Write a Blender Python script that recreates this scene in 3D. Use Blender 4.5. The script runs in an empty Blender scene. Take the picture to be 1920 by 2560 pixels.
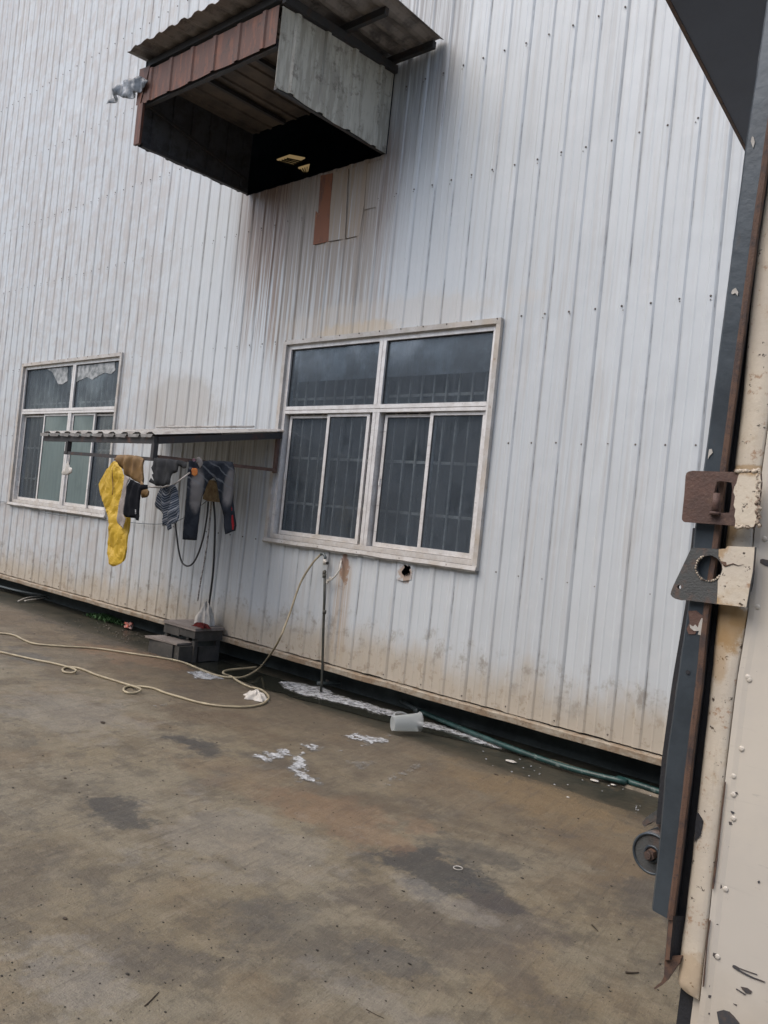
import bpy, bmesh, math, random
from mathutils import Vector, Matrix, noise
random.seed(7)
SC = bpy.context.scene
COL = SC.collection
R_ = math.radians
# ------------------------------------------------------------------ camera
FPX, YAW, PITCH, ROLL = 2084.29, 0.73843, 0.00917, -0.10056
CAMP = Vector((0, -6.17047, 1.55))
F = Vector((-math.sin(YAW)*math.cos(PITCH), math.cos(YAW)*math.cos(PITCH), math.sin(PITCH)))
r0 = Vector((math.cos(YAW), math.sin(YAW), 0)); u0 = r0.cross(F)
RT = math.cos(ROLL)*r0 - math.sin(ROLL)*u0
UP = math.sin(ROLL)*r0 + math.cos(ROLL)*u0
cd = bpy.data.cameras.new('camera'); cam = bpy.data.objects.new('camera', cd); COL.objects.link(cam)
cam.matrix_world = Matrix.Translation(CAMP) @ Matrix((RT, UP, -F)).transposed().to_4x4()
cd.sensor_fit = 'HORIZONTAL'; cd.sensor_width = 36; cd.lens = FPX/1920*36
cd.clip_start = 0.05; cd.clip_end = 500
SC.camera = cam
# ------------------------------------------------------------------ light
SUN_EL, SUN_AZ = R_(56), R_(203)
w = bpy.data.worlds.new('World'); SC.world = w; w.use_nodes = True
nt = w.node_tree; bg = nt.nodes['Background']
sky = nt.nodes.new('ShaderNodeTexSky'); sky.sky_type = 'NISHITA'; sky.sun_disc = False
sky.sun_elevation = SUN_EL; sky.sun_rotation = SUN_AZ; sky.dust_density = 4.0; sky.air_density = 1.0; sky.ozone_density = 1.0
nt.links.new(sky.outputs[0], bg.inputs[0]); bg.inputs[1].default_value = 0.145
sl = bpy.data.lights.new('sun', 'SUN'); sl.energy = .8; sl.angle = R_(70); sl.color = (1, .95, .88)
so = bpy.data.objects.new('sun', sl); COL.objects.link(so)
sd = Vector((math.sin(SUN_AZ)*math.cos(SUN_EL), math.cos(SUN_AZ)*math.cos(SUN_EL), math.sin(SUN_EL)))
so.rotation_euler = sd.to_track_quat('Z', 'Y').to_euler()
vs = SC.view_settings; vs.view_transform = 'Standard'; vs.look = 'None'; vs.gamma = 1; vs.exposure = 0.70
SC.cycles.max_bounces = 8; SC.cycles.transparent_max_bounces = 16

# ------------------------------------------------------------------ helpers
def ray(u, v):
    return (u-960)/FPX*RT - (v-1280)/FPX*UP + F
def py(u, v, y): q = ray(u, v); return CAMP + q*((y-CAMP.y)/q.y)     # point of the plane y = const
def px(u, v, x): q = ray(u, v); return CAMP + q*((x-CAMP.x)/q.x)
def pz(u, v, z): q = ray(u, v); return CAMP + q*((z-CAMP.z)/q.z)
def rg(ox, oy, s, pts): return [(ox+a/s, oy+b/s) for a, b in pts]      # positions read off an enlarged detail
def clothes(pts): return rg(200, 1060, 3.95, pts)
def tr1(pts): return rg(1480, 1100, 3.686, pts)
def tr2(pts): return rg(1480, 1900, 3.352, pts)

def obj(name, bm, m, parent=None, smooth=False):
    me = bpy.data.meshes.new(name); bm.to_mesh(me); bm.free()
    o = bpy.data.objects.new(name, me); COL.objects.link(o)
    for k in (m if isinstance(m, (list, tuple)) else [m]): me.materials.append(k)
    if parent: o.parent = parent
    if smooth: me.polygons.foreach_set('use_smooth', [True]*len(me.polygons))
    return o
def tag(o, label, cat, group=None, kind=None):
    if label: o['label'] = label
    if cat: o['category'] = cat
    if group: o['group'] = group
    if kind: o['kind'] = kind
    return o
def thing(name, label, cat, group=None):
    o = bpy.data.objects.new(name, None); COL.objects.link(o); o.empty_display_size = .1
    return tag(o, label, cat, group)
def struct(o): o['kind'] = 'structure'; return o
def BM(): return bmesh.new()
def box(bm, a, b, mi=0):
    (x0, y0, z0), (x1, y1, z1) = a, b
    v = [bm.verts.new(p) for p in ((x0,y0,z0),(x1,y0,z0),(x1,y1,z0),(x0,y1,z0),(x0,y0,z1),(x1,y0,z1),(x1,y1,z1),(x0,y1,z1))]
    for f in ((3,2,1,0),(4,5,6,7),(0,1,5,4),(1,2,6,5),(2,3,7,6),(3,0,4,7)):
        bm.faces.new([v[i] for i in f]).material_index = mi
    return v
def beam(bm, p, q, wd, ht, up=Vector((0,0,1)), mi=0):
    p, q = Vector(p), Vector(q); d = (q-p).normalized()
    s = d.cross(up)
    if s.length < 1e-4: s = d.cross(Vector((0,1,0)))
    s.normalize(); t = s.cross(d).normalized()
    a = [p + s*(i*wd/2) + t*(j*ht/2) for i, j in ((-1,-1),(1,-1),(1,1),(-1,1))]
    b = [x + (q-p) for x in a]
    va = [bm.verts.new(x) for x in a]; vb = [bm.verts.new(x) for x in b]
    fs = [va[::-1], vb] + [[va[i], va[(i+1)%4], vb[(i+1)%4], vb[i]] for i in range(4)]
    for f in fs: bm.faces.new(f).material_index = mi
def catmull(P, n=8):
    P = [Vector(p) for p in P]; out = []
    Q = [2*P[0]-P[1]] + P + [2*P[-1]-P[-2]]
    for i in range(1, len(Q)-2):
        a, b, c, d = Q[i-1:i+3]
        for k in range(n):
            t = k/n
            out.append(.5*((2*b)+(c-a)*t+(2*a-5*b+4*c-d)*t*t+(3*b-a-3*c+d)*t**3))
    out.append(P[-1]); return out
def tube(bm, pts, r, seg=8, mi=0, cap=True):
    pts = [Vector(p) for p in pts]; rings = []
    ref = Vector((0.13, 0.2, 1)).normalized()
    for i, p in enumerate(pts):
        d = (pts[min(i+1, len(pts)-1)] - pts[max(i-1, 0)]).normalized()
        s = d.cross(ref)
        if s.length < .05: s = d.cross(Vector((1,0,0)))
        s.normalize(); t = d.cross(s)
        rr = r(i/(len(pts)-1)) if callable(r) else r
        rings.append([bm.verts.new(p + (s*math.cos(2*math.pi*k/seg) + t*math.sin(2*math.pi*k/seg))*rr) for k in range(seg)])
    for a, b in zip(rings, rings[1:]):
        for k in range(seg):
            f = bm.faces.new([a[k], a[(k+1)%seg], b[(k+1)%seg], b[k]]); f.smooth = True; f.material_index = mi
    if cap:
        for rr_ in (rings[0][::-1], rings[-1]):
            f = bm.faces.new(rr_); f.material_index = mi
def blob(bm, c, r, sc=(1,1,1), rough=.3, sub=2, seed=0, mi=0):
    res = bmesh.ops.create_icosphere(bm, subdivisions=sub, radius=1)
    for v in res['verts']:
        n = 1 + rough*noise.noise(v.co*1.7 + Vector((seed*3.1, seed, 0)))
        v.co = Vector(c) + Vector((v.co.x*sc[0], v.co.y*sc[1], v.co.z*sc[2]))*r*n
    for f in bm.faces:
        if f.verts[0] in res['verts']: f.smooth = True; f.material_index = mi
def plate(bm, pts, nrm, th, holes=(), mi=0):
    """flat piece of any outline (with holes), thickness th along nrm"""
    nrm = Vector(nrm).normalized(); es = []; 
    loops = [pts] + list(holes)
    for lp in loops:
        vs_ = [bm.verts.new(p) for p in lp]
        for a, b in zip(vs_, vs_[1:]+vs_[:1]): es.append(bm.edges.new((a, b)))
    res = bmesh.ops.triangle_fill(bm, edges=es, use_beauty=True, use_dissolve=False, normal=nrm)
    fs = [g for g in res['geom'] if isinstance(g, bmesh.types.BMFace)]
    for f in fs: f.material_index = mi
    ext = bmesh.ops.extrude_face_region(bm, geom=fs)
    nv = [g for g in ext['geom'] if isinstance(g, bmesh.types.BMVert)]
    bmesh.ops.translate(bm, verts=nv, vec=nrm*th)
    bmesh.ops.recalc_face_normals(bm, faces=bm.faces)
def ring(c, ax, rad, n=20, wob=0, seed=0):
    c = Vector(c); ax = Vector(ax).normalized(); s = ax.orthogonal().normalized(); t = ax.cross(s)
    return [c + (s*math.cos(2*math.pi*k/n)+t*math.sin(2*math.pi*k/n))*rad*(1+wob*noise.noise(Vector((k*.9, seed, 0)))) for k in range(n)]
def cyl(bm, c, ax, rad, h, n=20, mi=0, r2=None):
    c = Vector(c); ax = Vector(ax).normalized()
    a = [bm.verts.new(p) for p in ring(c, ax, rad, n)]
    b = [bm.verts.new(p) for p in ring(c+ax*h, ax, rad if r2 is None else r2, n)]
    for f in [a[::-1], b]: bm.faces.new(f).material_index = mi
    for k in range(n):
        f = bm.faces.new([a[k], a[(k+1)%n], b[(k+1)%n], b[k]]); f.material_index = mi; f.smooth = n > 8
def interp(v, tab):
    if v <= tab[0][0]: (a, b), (c, d) = tab[0], tab[1]
    elif v >= tab[-1][0]: (a, b), (c, d) = tab[-2], tab[-1]
    else:
        for (a, b), (c, d) in zip(tab, tab[1:]):
            if a <= v <= c: break
    return b + (d-b)*(v-a)/(c-a)

# ------------------------------------------------------------------ materials
class G:
    """small wrapper for procedural materials; coordinates are world metres"""
    def __init__(s, name, rough=.7, metal=0., spec=.5):
        s.m = bpy.data.materials.new(name); s.m.use_nodes = True; s.t = s.m.node_tree
        s.b = s.t.nodes['Principled BSDF']; s.b.inputs['Roughness'].default_value = rough
        s.b.inputs['Metallic'].default_value = metal; s.b.inputs['Specular IOR Level'].default_value = spec
        g = s.t.nodes.new('ShaderNodeNewGeometry'); s.P = g.outputs['Position']
        sep = s.t.nodes.new('ShaderNodeSeparateXYZ'); s.t.links.new(s.P, sep.inputs[0])
        s.X, s.Y, s.Z = sep.outputs
    def put(s, inp, v):
        if isinstance(v, (int, float)): inp.default_value = v
        elif isinstance(v, tuple): inp.default_value = v if len(v) == 4 or inp.type == 'VECTOR' else (*v, 1)
        else: s.t.links.new(v, inp)
    def math(s, op, a, b=0., c=0.):
        n = s.t.nodes.new('ShaderNodeMath'); n.operation = op
        for i, v in enumerate((a, b, c)): s.put(n.inputs[i], v)
        return n.outputs[0]
    def mul(s, a, b): return s.math('MULTIPLY', a, b)
    def add(s, a, b): return s.math('ADD', a, b)
    def vec(s, x, y, z):
        n = s.t.nodes.new('ShaderNodeCombineXYZ')
        for i, v in enumerate((x, y, z)): s.put(n.inputs[i], v)
        return n.outputs[0]
    def scl(s, sx, sy, sz):
        n = s.t.nodes.new('ShaderNodeVectorMath'); n.operation = 'MULTIPLY'; s.put(n.inputs[0], s.P); n.inputs[1].default_value = (sx, sy, sz); return n.outputs[0]
    def noise(s, scale, detail=4, rough=.55, vec=None, off=0):
        n = s.t.nodes.new('ShaderNodeTexNoise'); n.inputs['Scale'].default_value = scale
        n.inputs['Detail'].default_value = detail; n.inputs['Roughness'].default_value = rough
        v = vec if vec is not None else s.P
        if off:
            a = s.t.nodes.new('ShaderNodeVectorMath'); a.inputs[1].default_value = (off, off*.7, off*1.3); s.put(a.inputs[0], v); v = a.outputs[0]
        s.put(n.inputs['Vector'], v); return n.outputs[0]
    def ss(s, v, lo, hi):
        n = s.t.nodes.new('ShaderNodeMapRange'); n.interpolation_type = 'SMOOTHSTEP'
        s.put(n.inputs[0], v)
        if lo <= hi: n.inputs[1].default_value = lo; n.inputs[2].default_value = hi
        else: n.inputs[1].default_value = hi; n.inputs[2].default_value = lo; n.inputs[3].default_value = 1; n.inputs[4].default_value = 0
        return n.outputs[0]
    def mix(s, f, a, b, mode='MIX'):
        n = s.t.nodes.new('ShaderNodeMix'); n.data_type = 'RGBA'; n.blend_type = mode
        s.put(n.inputs[0], f); s.put(n.inputs[6], a); s.put(n.inputs[7], b); return n.outputs[2]
    def band(s, v, lo, hi, soft):
        return s.mul(s.ss(v, lo-soft, lo+soft), s.ss(v, hi+soft, hi-soft))
    def spot(s, cx, cy, rx, ry, nz, amt=.5, axes=('X','Y')):
        """soft irregular blot"""
        a = s.math('DIVIDE', s.math('SUBTRACT', getattr(s, axes[0]), cx), rx)
        b = s.math('DIVIDE', s.math('SUBTRACT', getattr(s, axes[1]), cy), ry)
        d = s.math('SQRT', s.add(s.mul(a, a), s.mul(b, b)))
        d = s.add(d, s.mul(s.math('SUBTRACT', nz, .5), amt*2))
        return s.ss(d, 1.05, .6)
    def col(s, c): s.put(s.b.inputs['Base Color'], c)
    def bump(s, h, strength=.3, dist=.01):
        n = s.t.nodes.new('ShaderNodeBump'); n.inputs['Strength'].default_value = strength; n.inputs['Distance'].default_value = dist
        s.put(n.inputs['Height'], h); s.put(s.b.inputs['Normal'], n.outputs[0])
    def rough(s, v): s.put(s.b.inputs['Roughness'], v)

RIB0, RIB = -4.4418, 0.2401
def simple(name, c1, c2=None, scale=8, rough=.7, metal=0., bump=0., vec=None, speck=None):
    g = G(name, rough, metal, .5 if rough < .85 else .08); c2 = c2 or tuple(k*.7 for k in c1)
    n = g.noise(scale, 6, .65, vec=g.scl(*vec) if vec else None)
    c = g.mix(g.ss(n, .32, .68), c1, c2)
    if speck: c = g.mix(g.ss(g.noise(speck[0], 5, .7, off=5), speck[1], speck[1]+.06), c, speck[2])
    g.col(c)
    if bump: g.bump(g.noise(scale*4, 5), bump, .004)
    return g.m

def wall_material(name, base=(.505, .545, .570)):
    g = G(name, .48, .0, .45)
    sheet = g.math('FLOOR', g.math('DIVIDE', g.math('SUBTRACT', g.X, RIB0+.052), RIB*4))
    wn = g.t.nodes.new('ShaderNodeTexWhiteNoise'); wn.noise_dimensions = '1D'; g.put(wn.inputs['W'], sheet)
    c = g.mix(wn.outputs[0], base, tuple(k*.9 for k in base))
    pan = g.math('FLOOR', g.math('DIVIDE', g.math('SUBTRACT', g.X, RIB0), RIB))
    wn2 = g.t.nodes.new('ShaderNodeTexWhiteNoise'); wn2.noise_dimensions = '1D'; g.put(wn2.inputs['W'], pan)
    c = g.mix(g.mul(wn2.outputs[0], .3), c, (.46, .495, .52))
    big = g.noise(.55, 3, .5, off=3); streak = g.noise(1, 5, .62, vec=g.scl(22, 1, .45)); fine = g.noise(1, 4, .7, vec=g.scl(90, 1, 1.6))
    mott = g.noise(5, 6, .65, off=9); drip = g.noise(1, 4, .6, vec=g.scl(46, 1, .9), off=2)
    # weathered grey streaks down the sheets
    m = g.mul(g.ss(streak, .46, .72), g.ss(big, .38, .62))
    c = g.mix(g.mul(m, .6), c, (.38, .375, .36))
    c = g.mix(g.mul(g.ss(g.noise(1, 6, .7, vec=g.scl(11, 1, .7), off=71), .54, .72), .4), c, (.40, .385, .36))
    c = g.mix(g.mul(g.ss(fine, .5, .8), .25), c, (.43, .44, .45))
    c = g.mix(g.mul(g.ss(mott, .52, .8), .28), c, (.62, .63, .64))
    # washed patches high on the left
    lm = g.mul(g.ss(g.X, -8.5, -11), g.ss(g.add(mott, g.mul(streak, .5)), .62, .9))
    c = g.mix(g.mul(lm, .7), c, (.40, .38, .365))
    c = g.mix(g.mul(g.mul(g.ss(g.X, -8.5, -11), g.ss(g.noise(3.2, 5, .6, vec=g.scl(1, 1, .5), off=21), .6, .75)), .5), c, (.72, .74, .75))
    # shade and grime painted in the groove beside every rib, stronger beside lapped seams
    fr = g.math('SUBTRACT', g.math('FRACT', g.math('DIVIDE', g.math('SUBTRACT', g.X, RIB0-.1), RIB)), .1/RIB)
    gm = g.band(fr, .11, .185, .03)
    gs = g.ss(g.noise(1, 4, .6, vec=g.scl(4, 1, .8), off=13), .3, .65)
    c = g.mix(g.mul(g.mul(gm, gs), .4), c, (.25, .25, .245))
    c = g.mix(g.mul(g.mul(g.band(fr, .118, .15, .012), g.ss(g.noise(1, 5, .7, vec=g.scl(3, 1, 1.7), off=63), .50, .64)), .7), c, (.13, .125, .12))
    # reddish-brown run-off under the hood
    zone = g.mul(g.band(g.X, -8.35, -5.98, .4), g.band(g.Z, 3.3, 5.6, .35))
    hz = g.mul(zone, g.ss(g.add(streak, g.mul(g.ss(g.Z, 3.3, 5.4), .25)), .47, .68))
    c = g.mix(g.mul(hz, .9), c, (.235, .17, .125))
    hz2 = g.mul(zone, g.ss(g.add(drip, g.mul(g.ss(g.Z, 3.9, 5.4), .22)), .57, .72))
    c = g.mix(g.mul(hz2, .85), c, (.14, .085, .055))
    c = g.mix(g.mul(g.mul(g.band(g.X, -7.6, -6.1, .1), g.band(g.Z, 3.4, 5.5, .35)), g.add(.25, g.mul(g.ss(streak, .35, .6), .4))), c, (.32, .305, .275))
    c = g.mix(g.mul(g.mul(g.band(g.X, -6.95, -6.3, .05), g.band(g.Z, 4.5, 5.5, .1)), g.mul(g.ss(drip, .35, .6), .6)), c, (.32, .24, .16))
    # grime right of the hood and above the lean-to
    c = g.mix(g.mul(g.mul(g.band(g.X, -6.1, -5.2, .15), g.ss(g.Z, 4.9, 6.0)), g.mul(g.ss(streak, .3, .6), .7)), c, (.2, .2, .2))
    c = g.mix(g.mul(g.spot(-9.4, 2.75, 1.0, .5, mott, .5, ('X','Z')), .5), c, (.33, .30, .26))
    aw = g.mul(g.band(g.X, -9.9, -7.3, .3), g.band(g.Z, 1.0, 2.5, .35))
    c = g.mix(g.mul(g.mul(aw, g.ss(streak, .38, .65)), .6), c, (.24, .235, .23))
    # rust run below the tap hole, yellowing round the window
    c = g.mix(g.mul(g.spot(-6.09, 1.0, .075, .19, g.noise(14, 7, .75, off=6), 1.6, ('X','Z')), .8), c, (.21, .095, .05))
    rs = g.mul(g.band(g.X, -6.2, -5.98, .04), g.band(g.Z, .05, 1.05, .12))
    c = g.mix(g.mul(g.mul(rs, g.ss(drip, .3, .62)), .65), c, (.36, .25, .15))
    c = g.mix(g.mul(g.spot(-6.25, 3.5, .75, .12, mott, .7, ('X','Z')), .6), c, (.48, .38, .24))
    c = g.mix(g.mul(g.spot(-5.9, 3.62, 1.8, .22, mott, .7, ('X','Z')), .3), c, (.52, .47, .40))
    c = g.mix(g.mul(g.spot(-5.25, 1.05, .11, .10, g.noise(16, 6, .75), 1.2, ('X','Z')), .65), c, (.30, .17, .08))
    # mud splashed up from the yard
    hgt = g.add(g.Z, g.mul(g.math('SUBTRACT', g.noise(1, 6, .7, vec=g.scl(2.2, 1, 1.2), off=31), .5), .75))
    mud = g.ss(hgt, .55, .08)
    c = g.mix(g.mul(mud, .85), c, (.40, .345, .265))
    dk = g.mul(g.band(hgt, .2, .52, .12), g.ss(g.noise(6, 6, .75, off=41), .5, .66))
    c = g.mix(g.mul(dk, .6), c, (.2, .175, .14))
    lt = g.mul(g.ss(hgt, .3, .05), g.ss(g.noise(9, 5, .7, off=47), .52, .62))
    c = g.mix(g.mul(lt, .5), c, (.22, .175, .12))
    c = g.mix(g.mul(g.ss(g.noise(55, 3, .6, off=4), .7, .76), .5), c, (.2, .19, .18))
    g.col(c)
    g.rough(g.add(.42, g.mul(g.add(m, mud), .3)))
    g.bump(g.add(g.noise(3.0, 3, .5, vec=g.scl(1, 1, .6)), g.mul(fine, .03)), .45, .03)
    return g.m

def ground_material():
    g = G('yard_concrete', .6, 0, .35)
    n1 = g.noise(.55, 6, .6); n2 = g.noise(2.3, 7, .65, off=7); n3 = g.noise(11, 6, .7, off=3); gr = g.noise(130, 4, .7)
    st = g.noise(1, 7, .68, vec=g.scl(1.2, 7, 1), off=15)
    c = g.mix(g.ss(n1, .36, .64), (.178, .147, .094), (.190, .168, .122))
    da = pz(1000, 1890, GZ)-pz(700, 2010, GZ); da.z = 0; da.normalize()
    al = g.add(g.mul(g.X, da.x), g.mul(g.Y, da.y)); ac = g.add(g.mul(g.X, -da.y), g.mul(g.Y, da.x))
    scr = g.noise(1, 7, .72, vec=g.vec(g.mul(al, 2.2), g.mul(ac, 22), 0)); scr2 = g.noise(1, 6, .7, vec=g.vec(g.mul(al, .9), g.mul(ac, 6), 3))
    c = g.mix(g.mul(g.ss(n2, .45, .62), .62), c, (.105, .084, .056))
    c = g.mix(g.mul(g.ss(n3, .48, .68), .45), c, (.25, .215, .155))
    c = g.mix(g.mul(g.ss(g.noise(4.2, 9, .78, off=25), .49, .57), .55), c, (.085, .073, .056))
    c = g.mix(g.mul(g.ss(g.noise(1.1, 8, .75, off=35), .55, .66), .55), c, (.07, .066, .06))
    c = g.mix(g.mul(g.ss(g.noise(1.4, 5, .6, off=51), .55, .68), .35), c, (.17, .122, .068))
    # wetter, darker brown towards the wall
    c = g.mix(g.mul(g.ss(g.add(g.Y, g.mul(n2, 1.4)), -1.9, -.5), .5), c, (.085, .06, .038))
    c = g.mix(g.mul(g.ss(g.add(g.Y, g.mul(n3, .5)), -.62, -.38), .8), c, (.05, .042, .028))
    for (x, y, rx, ry, a, cc) in SPOTS:
        c = g.mix(g.mul(g.spot(x, y, rx, ry, g.noise(3.1, 9, .74, off=x), 2.2), a), c, cc)
    c = g.mix(g.mul(g.ss(scr, .52, .68), .5), c, (.07, .057, .042))
    c = g.mix(g.mul(g.ss(scr2, .55, .7), .35), c, (.22, .185, .135))
    c = g.mix(g.mul(g.ss(g.noise(28, 6, .75, off=77), .56, .7), .4), c, (.05, .045, .038))
    c = g.mix(g.mul(g.ss(gr, .50, .70), .55), c, (.065, .058, .048))
    c = g.mix(g.mul(g.ss(g.noise(90, 3, .6, off=9), .6, .75), .4), c, (.27, .25, .22))
    g.col(c)
    g.rough(g.add(.42, g.mul(g.ss(n2, .3, .7), .3)))
    g.bump(g.add(g.add(g.mul(n3, .5), g.mul(scr, .35)), g.add(g.mul(gr, .15), g.mul(st, .5))), .9, .025)
    return g.m

GZ = -.28
def S(u, v, rx, ry, a, cc):
    p = pz(u, v, GZ); return (p.x, p.y, rx, ry, a, cc)
OIL = (.035, .036, .038); RUSTY = (.20, .12, .07); PALE = (.25, .235, .21)
SPOTS = [S(1090, 2170, .42, .26, .8, OIL), S(1190, 2140, .34, .22, .55, (.05, .048, .045)), S(1200, 2235, .2, .12, .7, OIL),
         S(860, 2040, .6, .35, .4, RUSTY), S(330, 1640, .9, .5, .45, RUSTY), S(600, 2100, .7, .5, .3, PALE), S(490, 1862, .35, .12, .75, OIL),
         S(285, 2020, .3, .16, .7, OIL), S(1500, 2120, .5, .3, .4, (.155, .11, .06)), S(380, 2390, .34, .2, .35, (.06, .055, .055)),
         S(1270, 2300, .42, .2, .5, (.06, .05, .05)), S(1650, 2250, .3, .25, .55, (.05, .045, .042)), S(970, 2400, .22, .12, .5, (.05, .05, .055)),
         S(200, 2460, .35, .2, .4, PALE), S(1000, 2540, .35, .12, .35, PALE), S(60, 2200, .5, .3, .25, (.07, .065, .06)), S(1400, 2010, .6, .4, .35, (.17, .12, .06)),
         S(650, 1960, .9, .3, .35, (.15, .10, .06)), S(180, 1780, .9, .45, .3, PALE), S(1120, 2260, .35, .12, .35, PALE), S(70, 1640, .5, .2, .5, (.05, .055, .06)), S(250, 1590, 1.5, .35, .7, (.05, .042, .03)), S(760, 1790, 1.2, .3, .4, (.07, .055, .038)), S(1330, 1990, .9, .3, .4, (.175, .12, .06)), S(540, 1800, .7, .3, .4, (.09, .06, .035)), S(1100, 2330, .6, .2, .45, (.07, .06, .055)), S(800, 1950, .9, .25, .35, (.08, .06, .04)), S(700, 2330, .5, .25, .35, (.08, .075, .068))]
M_wall = wall_material('painted_steel_sheet')
M_ground = ground_material()
g = G('gutter_slime', .35, 0, .3)
n = g.noise(4, 6, .65); c = g.mix(g.ss(n, .35, .65), (.052, .048, .036), (.028, .029, .023))
c = g.mix(g.mul(g.ss(g.noise(14, 6, .7, off=4), .52, .66), .6), c, (.075, .06, .04))
c = g.mix(g.mul(g.ss(g.add(g.Y, g.mul(n, .25)), -.3, -.55), .8), c, (.085, .07, .048))
g.col(c); g.bump(g.noise(20, 5), .4, .01); M_gutter = g.m
g = G('dark_water', .06, 0, .5); g.col((.022, .023, .018)); g.bump(g.noise(7, 3), .08, .01); M_water = g.m
g = G('plinth_concrete', .8)
c = g.mix(g.ss(g.noise(3, 6, .7), .35, .65), (.06, .078, .078), (.03, .04, .042)); c = g.mix(g.mul(g.ss(g.noise(30, 5, .8), .6, .7), .4), c, (.06, .075, .07)); g.col(c); M_plinth = g.m
g = G('aluminium_frame', .45, .25, .5)
n = g.noise(9, 6, .7); c = g.mix(g.ss(n, .35, .7), (.72, .715, .705), (.57, .555, .535))
c = g.mix(g.mul(g.ss(g.noise(1, 5, .7, vec=g.scl(6, 6, 30)), .55, .75), .5), c, (.26, .235, .21))
c = g.mix(g.mul(g.ss(g.add(g.Z, g.mul(g.noise(5, 5, .7, off=8), .5)), 1.62, 1.38), .45), c, (.42, .33, .22))
c = g.mix(g.mul(g.ss(g.noise(45, 4, .7, off=2), .62, .72), .6), c, (.16, .13, .1)); g.col(c); M_alu = g.m
g = G('window_flashing', .6)
n = g.noise(6, 6, .7); c = g.mix(g.ss(n, .35, .65), (.48, .475, .46), (.37, .35, .32)); c = g.mix(g.mul(g.ss(g.noise(20, 6, .75, off=3), .56, .7), .6), c, (.2, .13, .08))
c = g.mix(g.mul(g.ss(g.noise(2.3, 5, .6, off=11), .5, .68), .28), c, (.44, .34, .22)); g.col(c); M_flash = g.m
def glass_mat(name, film=.17, dust=(.14, .165, .19)):
    g = G(name, .08); g.t.nodes.remove(g.b)
    tr = g.t.nodes.new('ShaderNodeBsdfTransparent'); tr.inputs[0].default_value = (.80, .86, .90, 1)
    df = g.t.nodes.new('ShaderNodeBsdfDiffuse'); n = g.noise(2.2, 6, .7); n2 = g.noise(1, 5, .6, vec=g.scl(30, 30, 1.5))
    g.put(df.inputs[0], g.mix(g.ss(n, .35, .7), dust, tuple(k*.65 for k in dust)))
    gl = g.t.nodes.new('ShaderNodeBsdfGlossy'); gl.inputs['Roughness'].default_value = .12; gl.inputs[0].default_value = (.8, .85, .9, 1)
    m1 = g.t.nodes.new('ShaderNodeMixShader'); g.put(m1.inputs[0], g.add(film, g.mul(g.ss(g.add(n, g.mul(n2, .4)), .5, .85), .3)))
    g.t.links.new(tr.outputs[0], m1.inputs[1]); g.t.links.new(df.outputs[0], m1.inputs[2])
    m2 = g.t.nodes.new('ShaderNodeMixShader'); g.put(m2.inputs[0], g.add(.03, g.mul(g.ss(g.noise(1.3, 5, .6, off=5), .45, .7), .08)))
    g.t.links.new(m1.outputs[0], m2.inputs[1]); g.t.links.new(gl.outputs[0], m2.inputs[2])
    out = [k for k in g.t.nodes if k.type == 'OUTPUT_MATERIAL'][0]; g.t.links.new(m2.outputs[0], out.inputs[0]); return g.m
M_glass = glass_mat('dusty_glass'); M_glass2 = glass_mat('greenish_dusty_glass', .6, (.20, .26, .26))
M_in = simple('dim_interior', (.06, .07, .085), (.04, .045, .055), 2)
M_grille = simple('grille_steel', (.62, .55, .49), (.4, .34, .28), 14)
M_board = simple('grey_board', (.36, .36, .375), (.27, .27, .285), 5)
M_reflection = simple('painted_reflection', (.42, .44, .45), (.13, .15, .155), 12)
M_seal = simple('rubber_seal', (.03, .03, .032), (.05, .05, .05), 12)
M_screw = simple('screw_head', (.10, .095, .09), (.14, .11, .09), 60)
g = G('base_angle', .7)
c = g.mix(g.ss(g.noise(7, 6, .75), .35, .62), (.33, .295, .235), (.22, .16, .105)); c = g.mix(g.mul(g.ss(g.noise(24, 5, .75, off=3), .55, .68), .7), c, (.085, .055, .035)); g.col(c); g.bump(g.noise(40), .5); M_base = g.m
def rust_mat(name, base, rust, dark, thr=.5, rough=.65, sc=6, vec=None):
    g = G(name, rough); v = g.scl(*vec) if vec else None
    n = g.noise(sc, 7, .7, vec=v); c = g.mix(g.ss(n, thr-.05, thr+.1), base, rust)
    c = g.mix(g.mul(g.ss(g.noise(sc*2.7, 6, .75, off=6), .52, .68), .7), c, dark); g.col(c); g.bump(g.noise(sc*14, 5), .35, .004); return g.m
M_red = rust_mat('rusty_red_panel', (.085, .036, .024), (.165, .058, .03), (.028, .022, .02), .53, vec=(5, 5, 1), sc=2.4)
M_hoodside = rust_mat('stained_grey_sheet', (.46, .445, .385), (.32, .305, .26), (.11, .095, .075), .48, vec=(5, 5, .7), sc=2.4)
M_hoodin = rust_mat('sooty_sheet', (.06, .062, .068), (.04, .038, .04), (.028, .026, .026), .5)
M_roofunder = rust_mat('roof_sheet_underside', (.24, .21, .185), (.12, .105, .095), (.035, .03, .03), .5, vec=(2, 2, 2), sc=1.4)
M_soot = rust_mat('sooty_steel', (.035, .035, .037), (.05, .035, .028), (.015, .015, .015), .55)
M_rustpatch = rust_mat('rusted_patch_sheet', (.20, .07, .03), (.11, .05, .033), (.34, .16, .07), .55, vec=(6, 1, 1), sc=2)
M_palepatch = rust_mat('pale_patch_sheet', (.43, .40, .34), (.33, .27, .19), (.22, .15, .1), .55, vec=(7, 1, .8), sc=2)
M_brownpatch = rust_mat('brown_patch_sheet', (.33, .315, .31), (.2, .165, .145), (.16, .12, .1), .48, vec=(5, 1, .8), sc=2)
M_awn = rust_mat('lean_to_sheet', (.38, .37, .35), (.24, .22, .20), (.1, .09, .08), .52)
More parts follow.
